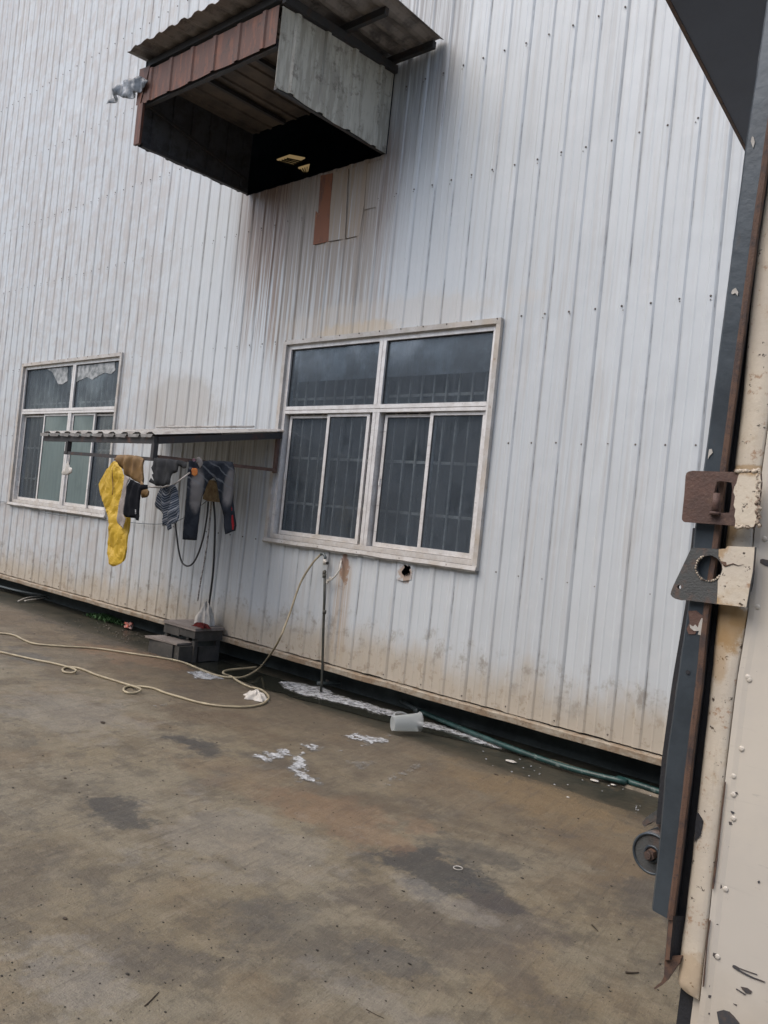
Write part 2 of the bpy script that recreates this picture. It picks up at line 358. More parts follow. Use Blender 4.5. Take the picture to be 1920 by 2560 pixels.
M_awnbar = rust_mat('lean_to_steel', (.035, .034, .036), (.075, .04, .03), (.02, .02, .02), .56)
M_rustbar = rust_mat('rusty_bar', (.14, .085, .065), (.09, .055, .045), (.05, .035, .03), .5, sc=14)
M_yellow = simple('yellow_oilcloth', (.50, .33, .025), (.43, .275, .02), 5, rough=.55, bump=.2)
M_ochre = simple('ochre_lining', (.20, .115, .035), (.13, .075, .03), 6, rough=.7)
M_beige = simple('faded_grey_cloth', (.33, .30, .28), (.24, .215, .2), 10, .95)
M_black = simple('black_cloth', (.007, .008, .011), (.011, .012, .015), 14, .9)
M_charc = simple('charcoal_cloth', (.04, .042, .046), (.026, .028, .03), 9, .9)
g = G('denim', .9, 0, .08); n = g.noise(9, 6, .7)
P1 = px(*clothes([(1140, 650)])[0], -7.22); P2 = px(*clothes([(1435, 620)])[0], -7.22)
c = g.mix(g.ss(n, .4, .6), (.026, .030, .038), (.04, .045, .055))
c = g.mix(g.mul(g.spot(P1.y, P1.z, .085, .26, n, .35, ('Y','Z')), .85), c, (.24, .225, .215))
c = g.mix(g.mul(g.spot(P2.y, P2.z, .08, .24, n, .35, ('Y','Z')), .8), c, (.24, .225, .215))
wv = g.math('SINE', g.add(g.mul(g.Z, 62), g.add(g.mul(g.Y, 34), g.mul(n, 5))))
c = g.mix(g.mul(g.mul(g.ss(wv, .72, .95), g.band(g.Z, 1.68, 1.95, .05)), .6), c, (.2, .21, .22))
g.col(c); g.bump(g.noise(60, 3), .4, .003); M_denim = g.m
g = G('striped_cotton', .9, 0, .08); n = g.noise(5, 3)
BX = clothes([(865, 800)])[0]; BXp = py(BX[0], BX[1], -1.5)
dd = g.math('ABSOLUTE', g.math('SUBTRACT', g.X, BXp.x))
wv = g.math('SINE', g.mul(g.add(g.add(g.Z, g.mul(dd, -.75)), g.mul(n, .03)), 310))
wv2 = g.math('SINE', g.mul(g.add(g.add(g.Z, g.mul(dd, -.75)), g.mul(n, .03)), 72)); wv3 = g.math('SINE', g.mul(g.add(g.add(g.Z, g.mul(dd, -.75)), g.mul(n, .03)), 250))
c = g.mix(g.ss(wv, .2, .8), (.035, .045, .065), (.065, .08, .105)); c = g.mix(g.mul(g.ss(wv3, .55, .9), .75), c, (.26, .29, .33)); c = g.mix(g.mul(g.ss(wv2, .8, .97), .5), c, (.4, .42, .45)); g.col(c); M_stripe = g.m
M_red2 = simple('red_piping', (.42, .015, .02), (.3, .012, .015), 12, .8)
M_orange = simple('orange_tag', (.75, .17, .03), (.7, .3, .08), 60, .7)
M_pink = simple('pink_trim', (.5, .08, .16), (.45, .4, .45), 40, .7)
M_white = simple('white_print', (.6, .6, .6), (.5, .5, .5), 30, .8)
M_pole = simple('pale_pole', (.42, .40, .38), (.3, .27, .24), 20, .6)
M_tan = simple('worn_tan_board', (.27, .205, .12), (.17, .12, .07), 12, .85, speck=(30, .62, (.06, .05, .04)))
M_blackrub = simple('black_rubber', (.016, .016, .018), (.03, .03, .03), 20, .45)
M_hose = simple('dusty_beige_hose', (.37, .32, .21), (.25, .21, .14), 9, .5)
M_whiteband = simple('whitish_hose', (.55, .54, .52), (.12, .11, .1), 26, .7)
M_greenpipe = simple('green_pipe', (.018, .06, .056), (.01, .03, .028), 12, .4, speck=(20, .58, (.12, .15, .14)))
M_greypipe = simple('grey_pipe', (.10, .125, .13), (.05, .06, .06), 12, .4)
M_pvc = simple('white_plastic', (.62, .60, .55), (.45, .42, .36), 30, .4)
M_dkpipe = simple('old_dark_pipe', (.03, .035, .03), (.06, .055, .04), 22, .5)
M_step = simple('damp_grey_planks', (.26, .225, .20), (.16, .14, .125), 4, .75, bump=.3, vec=(1, 6, 6))
M_stepd = simple('damp_grey_blocks', (.075, .07, .062), (.038, .037, .033), 5, .7, bump=.3, speck=(14, .6, (.10, .09, .075)))
M_rag = simple('white_rag', (.58, .56, .52), (.42, .40, .36), 20, .9)
M_redrag = simple('dark_red_rag', (.12, .022, .02), (.06, .015, .015), 14, .9)
g = G('soap_foam', .5); n = g.noise(26, 6, .8); g.col(g.mix(g.ss(n, .35, .65), (.42, .44, .46), (.62, .64, .66))); g.bump(n, .6, .01); g.put(g.b.inputs['Alpha'], g.add(.22, g.mul(g.ss(g.noise(17, 6, .8, off=3), .38, .62), .68))); M_foam = g.m
g = G('thin_soap_film', .35); n = g.noise(20, 6, .8); g.col(g.mix(g.ss(n, .35, .7), (.13, .125, .11), (.36, .37, .37))); g.put(g.b.inputs['Alpha'], g.mul(g.ss(g.noise(24, 7, .8, off=8), .38, .62), .55)); M_foam2 = g.m
M_grass = simple('weed_green', (.06, .15, .04), (.035, .09, .025), 30, .7)
M_dirt = simple('dark_grit', (.02, .018, .015), (.04, .034, .026), 40, .8)
M_twig = simple('brown_twig', (.06, .042, .026), (.035, .026, .018), 40, .8)
M_litter = simple('pale_litter', (.5, .49, .46), (.36, .34, .3), 30, .7)
M_redlit = simple('red_litter', (.5, .10, .06), (.4, .38, .35), 12, .7)
g = G('milky_plastic', .3, 0, .5); g.col((.72, .76, .76)); g.b.inputs['Transmission Weight'].default_value = .6; g.b.inputs['IOR'].default_value = 1.05; g.b.inputs['Roughness'].default_value = .3; g.b.inputs['Alpha'].default_value = .45; M_jug = g.m
g = G('thin_plastic_sheet', .3); g.col(g.mix(g.ss(g.noise(14, 5), .35, .6), (.30, .33, .36), (.14, .16, .18))); g.b.inputs['Alpha'].default_value = .8; M_plast = g.m
# truck paints
g = G('chipped_cream_paint', .45, 0, .4)
c = g.mix(g.ss(g.noise(6, 5, .6), .35, .65), (.64, .58, .475), (.56, .51, .43))
c = g.mix(g.mul(g.ss(g.noise(18, 6, .75, off=6), .54, .72), .6), c, (.47, .37, .24))
c = g.mix(g.mul(g.ss(g.noise(45, 6, .75, off=16), .57, .66), .7), c, (.33, .18, .09))
c = g.mix(g.ss(g.noise(75, 6, .7, off=26), .635, .645), c, (.06, .045, .035))
c = g.mix(g.mul(g.ss(g.noise(1, 4, .6, vec=g.scl(60, 60, 4), off=3), .58, .75), .35), c, (.38, .34, .28))
for (u_, v_, rx, rz_, a_) in ((1822, 1560, .035, .05, .85), (1855, 1545, .02, .02, .9), (1815, 1345, .02, .05, .7), (1800, 1640, .02, .05, .5), (1880, 1180, .05, .012, .7), (1730, 2440, .04, .04, .45)):
    p_ = py(u_, v_, -4.8); c = g.mix(g.mul(g.spot(p_.x, p_.z, rx, rz_, g.noise(40, 6, .7), .9, ('X','Z')), a_), c, (.40, .26, .12))
g.col(c); g.bump(g.add(g.mul(g.noise(30, 5, .6), .6), g.mul(g.noise(160, 4), .25)), .5, .004); M_cream = g.m
g = G('cream_side_panel', .38, 0, .5)
c = g.mix(g.ss(g.noise(3, 6, .7), .35, .65), (.62, .58, .505), (.56, .53, .475))
c = g.mix(g.mul(g.ss(g.noise(1, 5, .7, vec=g.scl(3, 3, 60), off=3), .62, .75), .35), c, (.36, .34, .31))
c = g.mix(g.mul(g.ss(g.noise(95, 5, .7, off=26), .71, .72), .8), c, (.1, .08, .07))
c = g.mix(g.mul(g.ss(g.noise(1, 5, .75, vec=g.scl(14, 14, 90), off=33), .62, .7), .3), c, (.3, .29, .27))
c = g.mix(g.mul(g.ss(g.add(g.Z, g.mul(g.noise(8, 5, .7, off=36), .3)), 1.12, .9), .45), c, (.42, .36, .28))
g.col(c); g.bump(g.noise(5, 3), .3, .01); M_side = g.m
g = G('dark_blue_grey_paint', .33, .3, .5)
n = g.noise(9, 6, .7); c = g.mix(g.ss(n, .35, .7), (.070, .088, .105), (.048, .06, .072))
c = g.mix(g.mul(g.ss(g.noise(1, 6, .7, vec=g.scl(20, 20, 6), off=6), .6, .7), .5), c, (.08, .065, .055))
c = g.mix(g.ss(g.noise(26, 4, .7, off=46), .72, .74), c, (.42, .38, .33)); g.col(c); g.bump(g.noise(60, 4), .2, .003); M_rail = g.m
M_ridge = rust_mat('rusty_weld_ridge', (.13, .075, .05), (.075, .05, .042), (.035, .033, .035), .5, sc=30)
M_recess = rust_mat('dark_recess', (.02, .022, .027), (.03, .026, .026), (.012, .012, .014), .55, sc=12)
M_brown = rust_mat('brown_rusted_plate', (.115, .066, .052), (.085, .052, .043), (.17, .11, .08), .5, sc=14)
M_bracket = rust_mat('worn_bracket_steel', (.075, .08, .08), (.12, .085, .07), (.035, .035, .035), .55, sc=26)
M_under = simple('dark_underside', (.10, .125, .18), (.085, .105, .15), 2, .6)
M_weld = rust_mat('weld_bead', (.55, .48, .38), (.12, .07, .045), (.06, .04, .03), .5, sc=80)
M_chip = simple('bare_dark_steel', (.05, .055, .065), (.10, .08, .07), 90, .6)
M_tyre = simple('tyre_rubber', (.02, .02, .02), (.03, .03, .03), 20, .8)

# ------------------------------------------------------------------ ground and gutter
def jag(x): return -.62 + .07*noise.noise(Vector((x*.55, 2, 0))) + .035*noise.noise(Vector((x*3.1, 5, 0))) + .015*noise.noise(Vector((x*11, 9, 0)))
bm = BM(); xs = [-60, -30] + [-20 + i*.08 for i in range(288)] + [3.2, 12, 40]
rows = []
for x in xs:
    e = jag(x)
    rows.append([bm.verts.new((x, y, z)) for y, z in ((-70, GZ), (-12, GZ), (e-.5, GZ), (e-.03, GZ), (e+.012, GZ-.012))])
for a, b in zip(rows, rows[1:]):
    for k in range(4): bm.faces.new([a[k], b[k], b[k+1], a[k+1]])
struct(obj('yard_ground', bm, M_ground))
bm = BM(); rows = []
for x in xs:
    rows.append([bm.verts.new((x, y, z)) for y, z in ((-1.3, GZ-.03), (-.3, GZ-.032), (-.02, GZ-.03), (.02, GZ-.02 if x > -4 else GZ-.03), (.07, GZ-.02 if x > -4 else GZ-.03), (.1, GZ-.035), (1.3, GZ-.035))])
for a, b in zip(rows, rows[1:]):
    for k in range(6): bm.faces.new([a[k], b[k], b[k+1], a[k+1]])
struct(obj('gutter', bm, M_gutter))
bm = BM(); P = []
for i in range(90):
    x = -9.4 + i*.065; P.append((x, -.02-.02*noise.noise(Vector((x*3, 0, 0))), GZ-.026))
Q = [(x, y_+(min(-.07, jag(x)+.12+.08*noise.noise(Vector((x*2, 7, 0))))-y_-.002)*min(1, (i_/89*6)**.6, ((89-i_)/89*2.2)**.8)-.002, GZ-.026) for i_, (x, y_, _) in enumerate(P)]
v1 = [bm.verts.new(p) for p in P]; v2 = [bm.verts.new(p) for p in Q]
for i in range(89): bm.faces.new([v2[i], v2[i+1], v1[i+1], v1[i]])
struct(obj('puddle_water', bm, M_water))
# raised rough kerb strip under the right half of the wall
bm = BM(); rows = []
for i in range(120):
    x = -4.1 + i*.06; h = .022+.008*noise.noise(Vector((x*6, 0, 3))); e = -.045-.02*noise.noise(Vector((x*5, 1, 0)))
    rows.append([bm.verts.new((x, y, z)) for y, z in ((e, GZ-.03), (e+.01, GZ-.03+h), (.03, GZ-.03+h), (.04, GZ-.03))])
for a, b in zip(rows, rows[1:]):
    for k in range(3): bm.faces.new([a[k], b[k], b[k+1], a[k+1]])
M_kerb = simple('rough_kerb', (.2, .17, .13), (.1, .085, .06), 14, .8, bump=.5)
struct(obj('kerb', bm, M_kerb))

# ------------------------------------------------------------------ factory building
BX1, BX2, BZ1, BZ2, BMX, BTZ = -7.34, -4.435, 3.43, 1.205, -5.86, 2.675       # large window
SX1, SX2, SZ1, SZ2, SMX, STZ = -14.08, -10.96, 3.515, 1.209, -12.36, 2.745    # small-looking far window
HX1, HX2, HZ1, HZ2 = -8.43, -6.085, 6.2, 5.345                                    # opening inside the hood
KX1, KX2, KZ1, KZ2 = -5.335, -5.185, 1.13, 1.02                                # torn hole
OPEN = [(BX1, BX2, BZ2, BZ1), (SX1, SX2, SZ2, SZ1), (HX1, HX2, HZ2, HZ1), (KX1, KX2, KZ2, KZ1)]
factory = thing('factory_building', 'long pale blue-grey corrugated steel factory wall with two windows, mud stained along its foot', 'building')
WX0, WX1, WZ0, WZ1 = -26., 4., 0., 14.
prof = [(-.046, 0), (-.026, -.011), (.018, -.011), (.036, 0)]
cols = []
k = int((WX0-RIB0)/RIB)-1
while RIB0 + k*RIB < WX1:
    cx = RIB0 + k*RIB; j = .004*noise.noise(Vector((k*3.3, 0, 0)))
    for i, (a, y) in enumerate(prof): cols.append((cx+a+j, y))
    if k % 4 == 0: cols.append((cx+.0405+j, .0045))      # edge of the lapped sheet
    else: cols.append((cx+.06, .0))
    for a, y in ((.105, 0), (.118, -.003), (.131, 0)): cols.append((cx+a, y))
    k += 1
extra = []
for (a, b, c_, d_) in OPEN:
    for e in (a, b):
        for (x0, y0), (x1, y1) in zip(cols, cols[1:]):
            if x0 < e < x1: extra.append((e, y0+(y1-y0)*(e-x0)/(x1-x0)))
cols = sorted(cols+extra)
zs = sorted(set([0, .12, .3, .5, .75, 1, 14, 12, 10] + [o[2] for o in OPEN] + [o[3] for o in OPEN] + [1.4, 1.7, 2, 2.35, 2.7, 3.05, 3.7, 4.05, 4.4, 4.75, 5.1, 5.6, 6.5, 7, 7.5, 8, 8.6, 9.2]))
bm = BM(); grid = []
for (x, y) in cols:
    colv = []
    for z in zs:
        pan = math.floor((x-RIB0)/RIB)
        dy = .006*noise.noise(Vector((pan*1.7, z*1.3, 4))) + .012*noise.noise(Vector((x*.35, z*.4, 9)))
        zz = z + (0.010*noise.noise(Vector((pan*2.3, 0, 0))) if z == 0 else 0)
        dx = .006*noise.noise(Vector((pan*1.7, z*.8, 14))) if not any(abs(x-e) < .002 for o in OPEN for e in o[:2]) else 0
        colv.append(bm.verts.new((x+dx, y+dy, zz)))
    grid.append(colv)
for i in range(len(cols)-1):
    xm = (cols[i][0]+cols[i+1][0])/2
    for j in range(len(zs)-1):
        zm = (zs[j]+zs[j+1])/2
        if any(a < xm < b and c_ < zm < d_ for a, b, c_, d_ in OPEN): continue
        bm.faces.new([grid[i][j], grid[i+1][j], grid[i+1][j+1], grid[i][j+1]])
# screws with washers, part of the sheeting
def screw(bm, x, z, y=-.012, r=.0068):
    cyl(bm, (x, y+.004, z), (0, -1, 0), r*1.25, .004, 8, 1); cyl(bm, (x, y, z), (0, -1, 0), r*.8, .006, 6, 1)
k = int((WX0-RIB0)/RIB)
while RIB0+k*RIB < WX1-.3:
    x = RIB0+k*RIB
    for z0 in (.045, 1.185, 2.34, 3.47, 4.88, 6.0, 7.2, 8.4):
        if z0 == .045 and k % 2: continue
        z = z0 + .006*random.uniform(-1, 1)
        if any(a-.08 < x < b+.08 and c_-.06 < z < d_+.02 for a, b, c_, d_ in OPEN): continue
        if HX1-.1 < x < HX2+.1 and 5.2 < z < 6.4: continue
        screw(bm, x+random.uniform(-.006, .006), z)
        if z0 in (3.47, 4.88, 6.0) and random.random() < .7: cyl(bm, (x+random.uniform(-.02, .015), -.012, z-random.uniform(.02, .04)), (0, -1, 0), .005, .003, 6, 1)
    k += 1
obj('wall', bm, [M_wall, M_screw], factory)
# base angle
bm = BM(); rows = []
for i in range(420):
    x = WX0 + 30*i/419; j = .006*noise.noise(Vector((x*2.2, 0, 0))); jj = .010*noise.noise(Vector((x*4.1, 4, 0)))
    rows.append([bm.verts.new(p) for p in ((x, .05, -.012+j), (x, -.035, -.014+j), (x, -.052+jj*.5, -.022+j+jj*.4), (x, -.05, -.07+j), (x, -.03, -.078+j), (x, .05, -.075+j))])
for a, b in zip(rows, rows[1:]):
    for k in range(6): bm.faces.new([a[k], b[k], b[(k+1)%6], a[(k+1)%6]])
bmesh.ops.recalc_face_normals(bm, faces=bm.faces)
obj('base_angle', bm, M_base, factory)
bm = BM(); box(bm, (WX0, .32, GZ-.2), (WX1, .5, -.05)); obj('plinth', bm, M_plinth, factory)
bm = BM()                       # interior shell (room behind the sheets)
box(bm, (WX0+.02, .12, -.06), (WX1-.02, 9, -.02)); box(bm, (WX0+.02, 9, -.2), (WX1-.02, 9.2, 14)); box(bm, (WX0-.1, .06, -.2), (WX0, 9.2, 14)); box(bm, (WX1, .06, -.2), (WX1+.1, 9.2, 14))
obj('inner_shell', bm, M_in, factory)
bm = BM(); v = [bm.verts.new(p) for p in ((WX0-.4, -.5, 13.9), (WX1+.4, -.5, 13.9), (WX1+.4, 9.7, 14.6), (WX0-.4, 9.7, 14.6), (WX0-.4, -.5, 13.84), (WX1+.4, -.5, 13.84), (WX1+.4, 9.7, 14.54), (WX0-.4, 9.7, 14.54))]
for f in ((0,1,2,3),(7,6,5,4),(0,4,5,1),(1,5,6,2),(2,6,7,3),(3,7,4,0)): bm.faces.new([v[i] for i in f])
obj('roof', bm, M_awn, factory)
# little daylight opening glimpsed through the hood
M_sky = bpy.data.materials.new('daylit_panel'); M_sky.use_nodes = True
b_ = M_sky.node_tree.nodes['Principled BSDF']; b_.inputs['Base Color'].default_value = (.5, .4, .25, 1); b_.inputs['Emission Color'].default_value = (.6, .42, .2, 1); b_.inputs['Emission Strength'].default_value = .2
for pts in ([(850, 692), (905, 672), (972, 685), (918, 712)], [(942, 727), (992, 712), (985, 742), (968, 746)]):
    bm = BM(); P = [pz(u, v, 7.4) for u, v in rg(200, 0, 1.728, pts)]
    plate(bm, P, (0, 0, 1), .02); mi = 0
    a, b = P[0], P[3 if len(P) > 3 else 2]
    o_ = obj('skylight', bm, M_sky, factory)
    bm = BM()
    for t in (.2, .4, .6, .8):
        a = P[0].lerp(P[1], t)-Vector((0, 0, .03)); b = P[3].lerp(P[2], t)-Vector((0, 0, .03)); beam(bm, a, b, .012, .02)
    obj('slats', bm, M_soot, o_)
# windows
def window(X1, X2, Z1, Z2, MX, TZ, small):
    win = bpy.data.objects.new('window', None); COL.objects.link(win); win.parent = factory
    fl = .042
    bm = BM()        # sheet-metal flashing around
    box(bm, (X1-fl, -.045, Z1-.012), (X2+fl, -.0, Z1+fl-.004)); box(bm, (X1-fl, -.043, Z2-.03), (X1+.012, .0, Z1-.012)); box(bm, (X2-.008, -.043, Z2-.03), (X2+fl, .0, Z1-.012))
    n = 40; top = []; bot = []
    for i in range(n+1):                                   # buckled sill
        x = X1-fl+(X2-X1+2*fl)*i/n; d = .008*noise.noise(Vector((x*3, 1, 0)))
        top.append([bm.verts.new((x, -.050+d*.4, Z2+.012)), bm.verts.new((x, -.062+d, Z2-.028+d)), bm.verts.new((x, -.045, Z2-.045+d*1.5)), bm.verts.new((x, .0, Z2-.045+d))])
    for a, b in zip(top, top[1:]):
        for k in range(3): bm.faces.new([a[k], b[k], b[k+1], a[k+1]])
    for i in range(n//4+1):
        x = X1+(X2-X1)*i/(n//4); screw(bm, x, Z1+.03, -.046)
        if i % 2: cyl(bm, (x, -.055, Z2-.012), (0, -1, 0), .006, .004, 6, 1)
    obj('flashing', bm, [M_flash, M_screw], win)
    bm = BM(); fy0, fy1 = -.002, .09; fw = .05
    box(bm, (X1+.012, fy0, Z1-.012-fw), (X2-.008, fy1, Z1-.012))
    box(bm, (X1+.012, fy0, Z2+.012), (X2-.008, fy1, Z2+.012+fw))
    box(bm, (X1+.012, fy0, Z2+.012+fw), (X1+.012+fw, fy1, Z1-.012-fw)); box(bm, (X2-.008-fw, fy0, Z2+.012+fw), (X2-.008, fy1, Z1-.012-fw))
    zb, zt, xl, xr = Z2+.012+fw, Z1-.012-fw, X1+.012+fw, X2-.008-fw
    for z_a, z_b in ((zb, TZ-.04), (TZ+.04, zt)):
        box(bm, (MX-.048, fy0, z_a), (MX-.003, fy1, z_b)); box(bm, (MX+.003, fy0, z_a), (MX+.048, fy1, z_b)); box(bm, (MX-.003, fy0+.012, z_a), (MX+.003, fy1, z_b))
    box(bm, (xl, fy0-.002, TZ-.04), (xr, fy1, TZ-.008)); box(bm, (xl, fy0-.002, TZ+.0), (xr, fy1, TZ+.04)); box(bm, (xl, fy0+.01, TZ-.008), (xr, fy1, TZ))
    obj('frame', bm, M_alu, win)
    def sash(x0, x1, z0, z1, y, w_, gm, catch=0):
        bm = BM(); yy = y+.026
        box(bm, (x0, y, z0), (x0+w_, yy, z1)); box(bm, (x1-w_, y, z0), (x1, yy, z1)); box(bm, (x0+w_, y+.001, z1-w_*.8), (x1-w_, yy-.001, z1)); box(bm, (x0+w_, y+.001, z0), (x1-w_, yy-.001, z0+w_*1.25))
        if catch: box(bm, (x0+.008, y-.014, z0+(z1-z0)*.46), (x0+.024, y, z0+(z1-z0)*.46+.07))
        for (a, b) in (((x0+w_, z0+w_*1.25), (x0+w_+.006, z1-w_*.8)), ((x1-w_-.006, z0+w_*1.25), (x1-w_, z1-w_*.8))):
            box(bm, (a[0], y+.004, a[1]), (b[0], y+.02, b[1]), 1)
        box(bm, (x0+w_+.006, y+.004, z1-w_*.8-.006), (x1-w_-.006, y+.02, z1-w_*.8), 1)
        obj('sash', bm, [M_alu, M_seal], win)
        bm = BM(); box(bm, (x0+w_, y+.010, z0+w_*1.25), (x1-w_, y+.014, z1-w_*.8)); obj('pane', bm, gm, win)
    yb, yf = .056, .024
    z0, z1 = zb+.004, TZ-.044
    halves = ((xl, MX-.048), (MX+.048, xr))
    for hi, (a, b) in enumerate(halves):
        m_ = (a+b)/2
        if small: order = ((a+.004, m_+.0, yb), (m_-.05, b-.004, yf)) if hi == 0 else ((a+.004, m_+.05, yf), (m_-.0, b-.004, yb))
        else: order = ((a+.03, m_+.04, yb), (m_-.01, b-.06+(.056 if hi else 0), yf))
        for q, (p0, p1, y) in enumerate(order): sash(p0, p1, z0, z1-(0 if y == yf else .012), y, .04 if y == yf else .036, M_glass2 if (small and y == yf) else M_glass, catch=(q == 0))
    for a, b in ((xl, MX-.048), (MX+.048, xr)):
        bm = BM(); box(bm, (a, .030, TZ+.04), (b, .034, zt)); obj('pane', bm, M_glass, win)
        bm = BM(); box(bm, (a+.0, .02, zt-.010), (b, .05, zt), 0); box(bm, (a, .02, TZ+.04), (a+.008, .05, zt-.010), 0); box(bm, (b-.008, .02, TZ+.04), (b, .05, zt-.010), 0)
        obj('seal', bm, M_seal, win)
    bm = BM()            # burglar bars behind the glass
    x = X1+.1
    while x < X2: box(bm, (x, .10, Z2), (x+.018, .118, Z1)); x += .155
    for z in (Z2+.42, Z2+.93, TZ+.13): box(bm, (X1, .120, z), (X2, .126, z+.028))
    obj('grille', bm, M_grille, win)
    if not small:
        for x_a, x_b in ((X1+.17, MX-.075), (MX+.055, X2-.07)):
            bm = BM(); box(bm, (x_a, .040, 3.0), (x_b, .048, Z1-.085)); obj('board', bm, M_board, win)
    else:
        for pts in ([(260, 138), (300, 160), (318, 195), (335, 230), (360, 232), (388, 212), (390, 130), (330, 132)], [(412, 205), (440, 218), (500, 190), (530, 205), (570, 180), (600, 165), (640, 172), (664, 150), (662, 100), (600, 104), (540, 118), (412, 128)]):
            bm = BM(); plate(bm, [py(u, v, .024) for u, v in rg(0, 860, 2.304, pts)], (0, 1, 0), .003); obj('painted_reflection', bm, M_reflection, win)  # pale jagged shapes painted in for the sky reflected over trees
    return win
window(BX1, BX2, BZ1, BZ2, BMX, BTZ, False)
window(SX1, SX2, SZ1, SZ2, SMX, STZ, True)
# patch sheets below the hood
def onwall(pts, y): return [py(u, v, y) for u, v in pts]
pm = lambda pts: rg(660, 400, 2.592, pts)
bm = BM(); plate(bm, onwall(pm([(318, 550), (335, 330), (350, 345), (367, 100), (445, 85), (428, 300), (418, 528)]), -.0155), (0, 1, 0), .003); obj('patch_sheet', bm, M_rustpatch, factory)['label'] = 'narrow orange rusted patch sheet under the hood'
bm = BM(); plate(bm, onwall(pm([(418, 526), (430, 290), (450, 84), (560, 55), (668, 25), (650, 280), (618, 488), (530, 508)]), -.0185), (0, 1, 0), .003)
P = onwall(pm([(550, 60), (528, 505)]), -.0215); beam(bm, P[0], P[1], .03, .007)
obj('patch_sheet', bm, [M_wall], factory)['label'] = 'pale stained patch sheet below the hood'
bm = BM(); plate(bm, onwall(pm([(668, 25), (756, 0), (745, 205), (738, 300), (650, 322)]), -.0135), (0, 1, 0), .0015); obj('patch_sheet', bm, [M_wall], factory)['label'] = 'brown stained patch sheet at the hood corner'
# torn hole with its square patch
bm = BM()
hc = py(1015, 1421, -.0135); pts = [(KX1-.02, -.0135, KZ2-.03), (KX1+.05, -.0135, KZ2-.045), (KX2+.02, -.0135, KZ2-.02), (KX2+.025, -.0135, KZ1+.02), (KX1-.025, -.0135, KZ1+.025)]
hole = [Vector((hc.x+math.cos(t)*(.056*(1+.9*noise.noise(Vector((math.cos(t)*2.2, math.sin(t)*2.2, 3.3))))), -.0135, hc.z-.012+math.sin(t)*.064*(1+.9*noise.noise(Vector((math.cos(t)*2.6, math.sin(t)*2.6, 8)))))) for t in [k*2*math.pi/26 for k in range(26)]]
plate(bm, [Vector(p) for p in pts], (0, 1, 0), .0015, [hole])
for k in (2, 6, 18, 20, 23):
    a, b = hole[k], hole[(k+2) % 26]; c_ = (a+b)/2 + Vector((0, -.02, -.01 if k > 12 else .01))
    bm.faces.new([bm.verts.new(a), bm.verts.new(b), bm.verts.new(c_)])
obj('torn_hole_patch', bm, M_wall, factory)

# ------------------------------------------------------------------ hood over the high opening
hood = thing('loading_hood', 'rusty sooty box hood with red-brown fascia sticking out high on the wall', 'hood')
HY = -1.547; HL, HR, HB = -8.38, -6.07, 5.335
def ribpanel(bm, a, b, c, d, n, th, outn, amp=.012, mi=0, drop=0):
    """ribbed sheet, a-b lower edge, d-c upper edge, n ribs"""
    a, b, c, d, outn = map(Vector, (a, b, c, d, outn)); rows = []
    ts = []
    for i in range(n):
        for q, o in ((.0, 0), (.40, 0), (.44, 1), (.56, 1), (.60, 0)): ts.append(((i+q)/n, o))
    ts.append((1, 0))
    for t, o in ts:
        lo = a.lerp(b, t); hi = d.lerp(c, t); j = Vector((0, 0, drop*noise.noise(Vector((t*n*1.3, 2, 0)))))
        rows.append([bm.verts.new(lo+outn*amp*o+j), bm.verts.new(lo.lerp(hi, .5)+outn*(amp*o+.006*noise.noise(Vector((t*5, 1, 3))))), bm.verts.new(hi+outn*amp*o)])
    fs = []
    for r1, r2 in zip(rows, rows[1:]):
        for k in range(2): f = bm.faces.new([r1[k], r2[k], r2[k+1], r1[k+1]]); f.material_index = mi; fs.append(f)
    ext = bmesh.ops.extrude_face_region(bm, geom=fs)
    bmesh.ops.translate(bm, verts=[x for x in ext['geom'] if isinstance(x, bmesh.types.BMVert)], vec=-outn*th)
    bmesh.ops.recalc_face_normals(bm, faces=bm.faces)
bm = BM(); ribpanel(bm, (HR, -.03, HB), (HR, HY+.01, HB+.02), (HR, HY+.01, 6.09), (HR, -.03, 6.19), 4, .004, (1, 0, 0), .026, drop=.025)
obj('side_panel', bm, M_hoodside, hood)
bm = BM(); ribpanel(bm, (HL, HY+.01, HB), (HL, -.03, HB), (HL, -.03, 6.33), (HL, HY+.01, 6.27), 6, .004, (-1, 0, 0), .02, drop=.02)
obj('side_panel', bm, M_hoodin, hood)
bm = BM(); box(bm, (HL+.006, HY+.01, HB+.03), (HR-.01, -.03, HB+.045)); 
bm.free()
bm = BM(); ribpanel(bm, (HL, HY-.02, 5.775), (HR-.015, HY-.02, 5.735), (HR-.015, HY-.02, 6.09), (HL, HY-.02, 6.13), 6, .004, (0, -1, 0), .016, drop=.015)
obj('fascia', bm, M_red, hood)
bm = BM(); box(bm, (HL-.02, HY-.03, HB), (HL+.09, HY-.0, 5.78)); obj('front_post', bm, M_red, hood)
bm = BM(); plate(bm, [Vector(p) for p in ((HL-.05, HY-.03, 5.78), (HL+.03, HY-.03, 5.78), (HL+.16, HY-.03, 6.16), (HL-.05, HY-.03, 6.18))], (0, 1, 0), .004); obj('corner_flap', bm, M_red, hood)
bm = BM(); 
beam(bm, (HL+.02, HY+.03, 5.80), (HR-.03, HY+.03, 5.76), .05, .08); beam(bm, (HL+.03, HY+.04, HB+.02), (HL+.03, -.05, HB+.02), .04, .04); beam(bm, (HR-.03, HY+.04, HB+.03), (HR-.03, -.05, HB+.02), .04, .04)
beam(bm, (HL+.02, -.15, 6.12), (HR-.02, -.15, 6.10), .05, .06)
for x in (-7.7, -6.9): beam(bm, (x, HY+.05, 6.04), (x, -.1, 6.04), .04, .04)
beam(bm, (HL+.04, HY+.05, 5.8), (HL+.04, -.1, 5.5), .03, .03)
obj('inner_framing', bm, M_soot, hood)
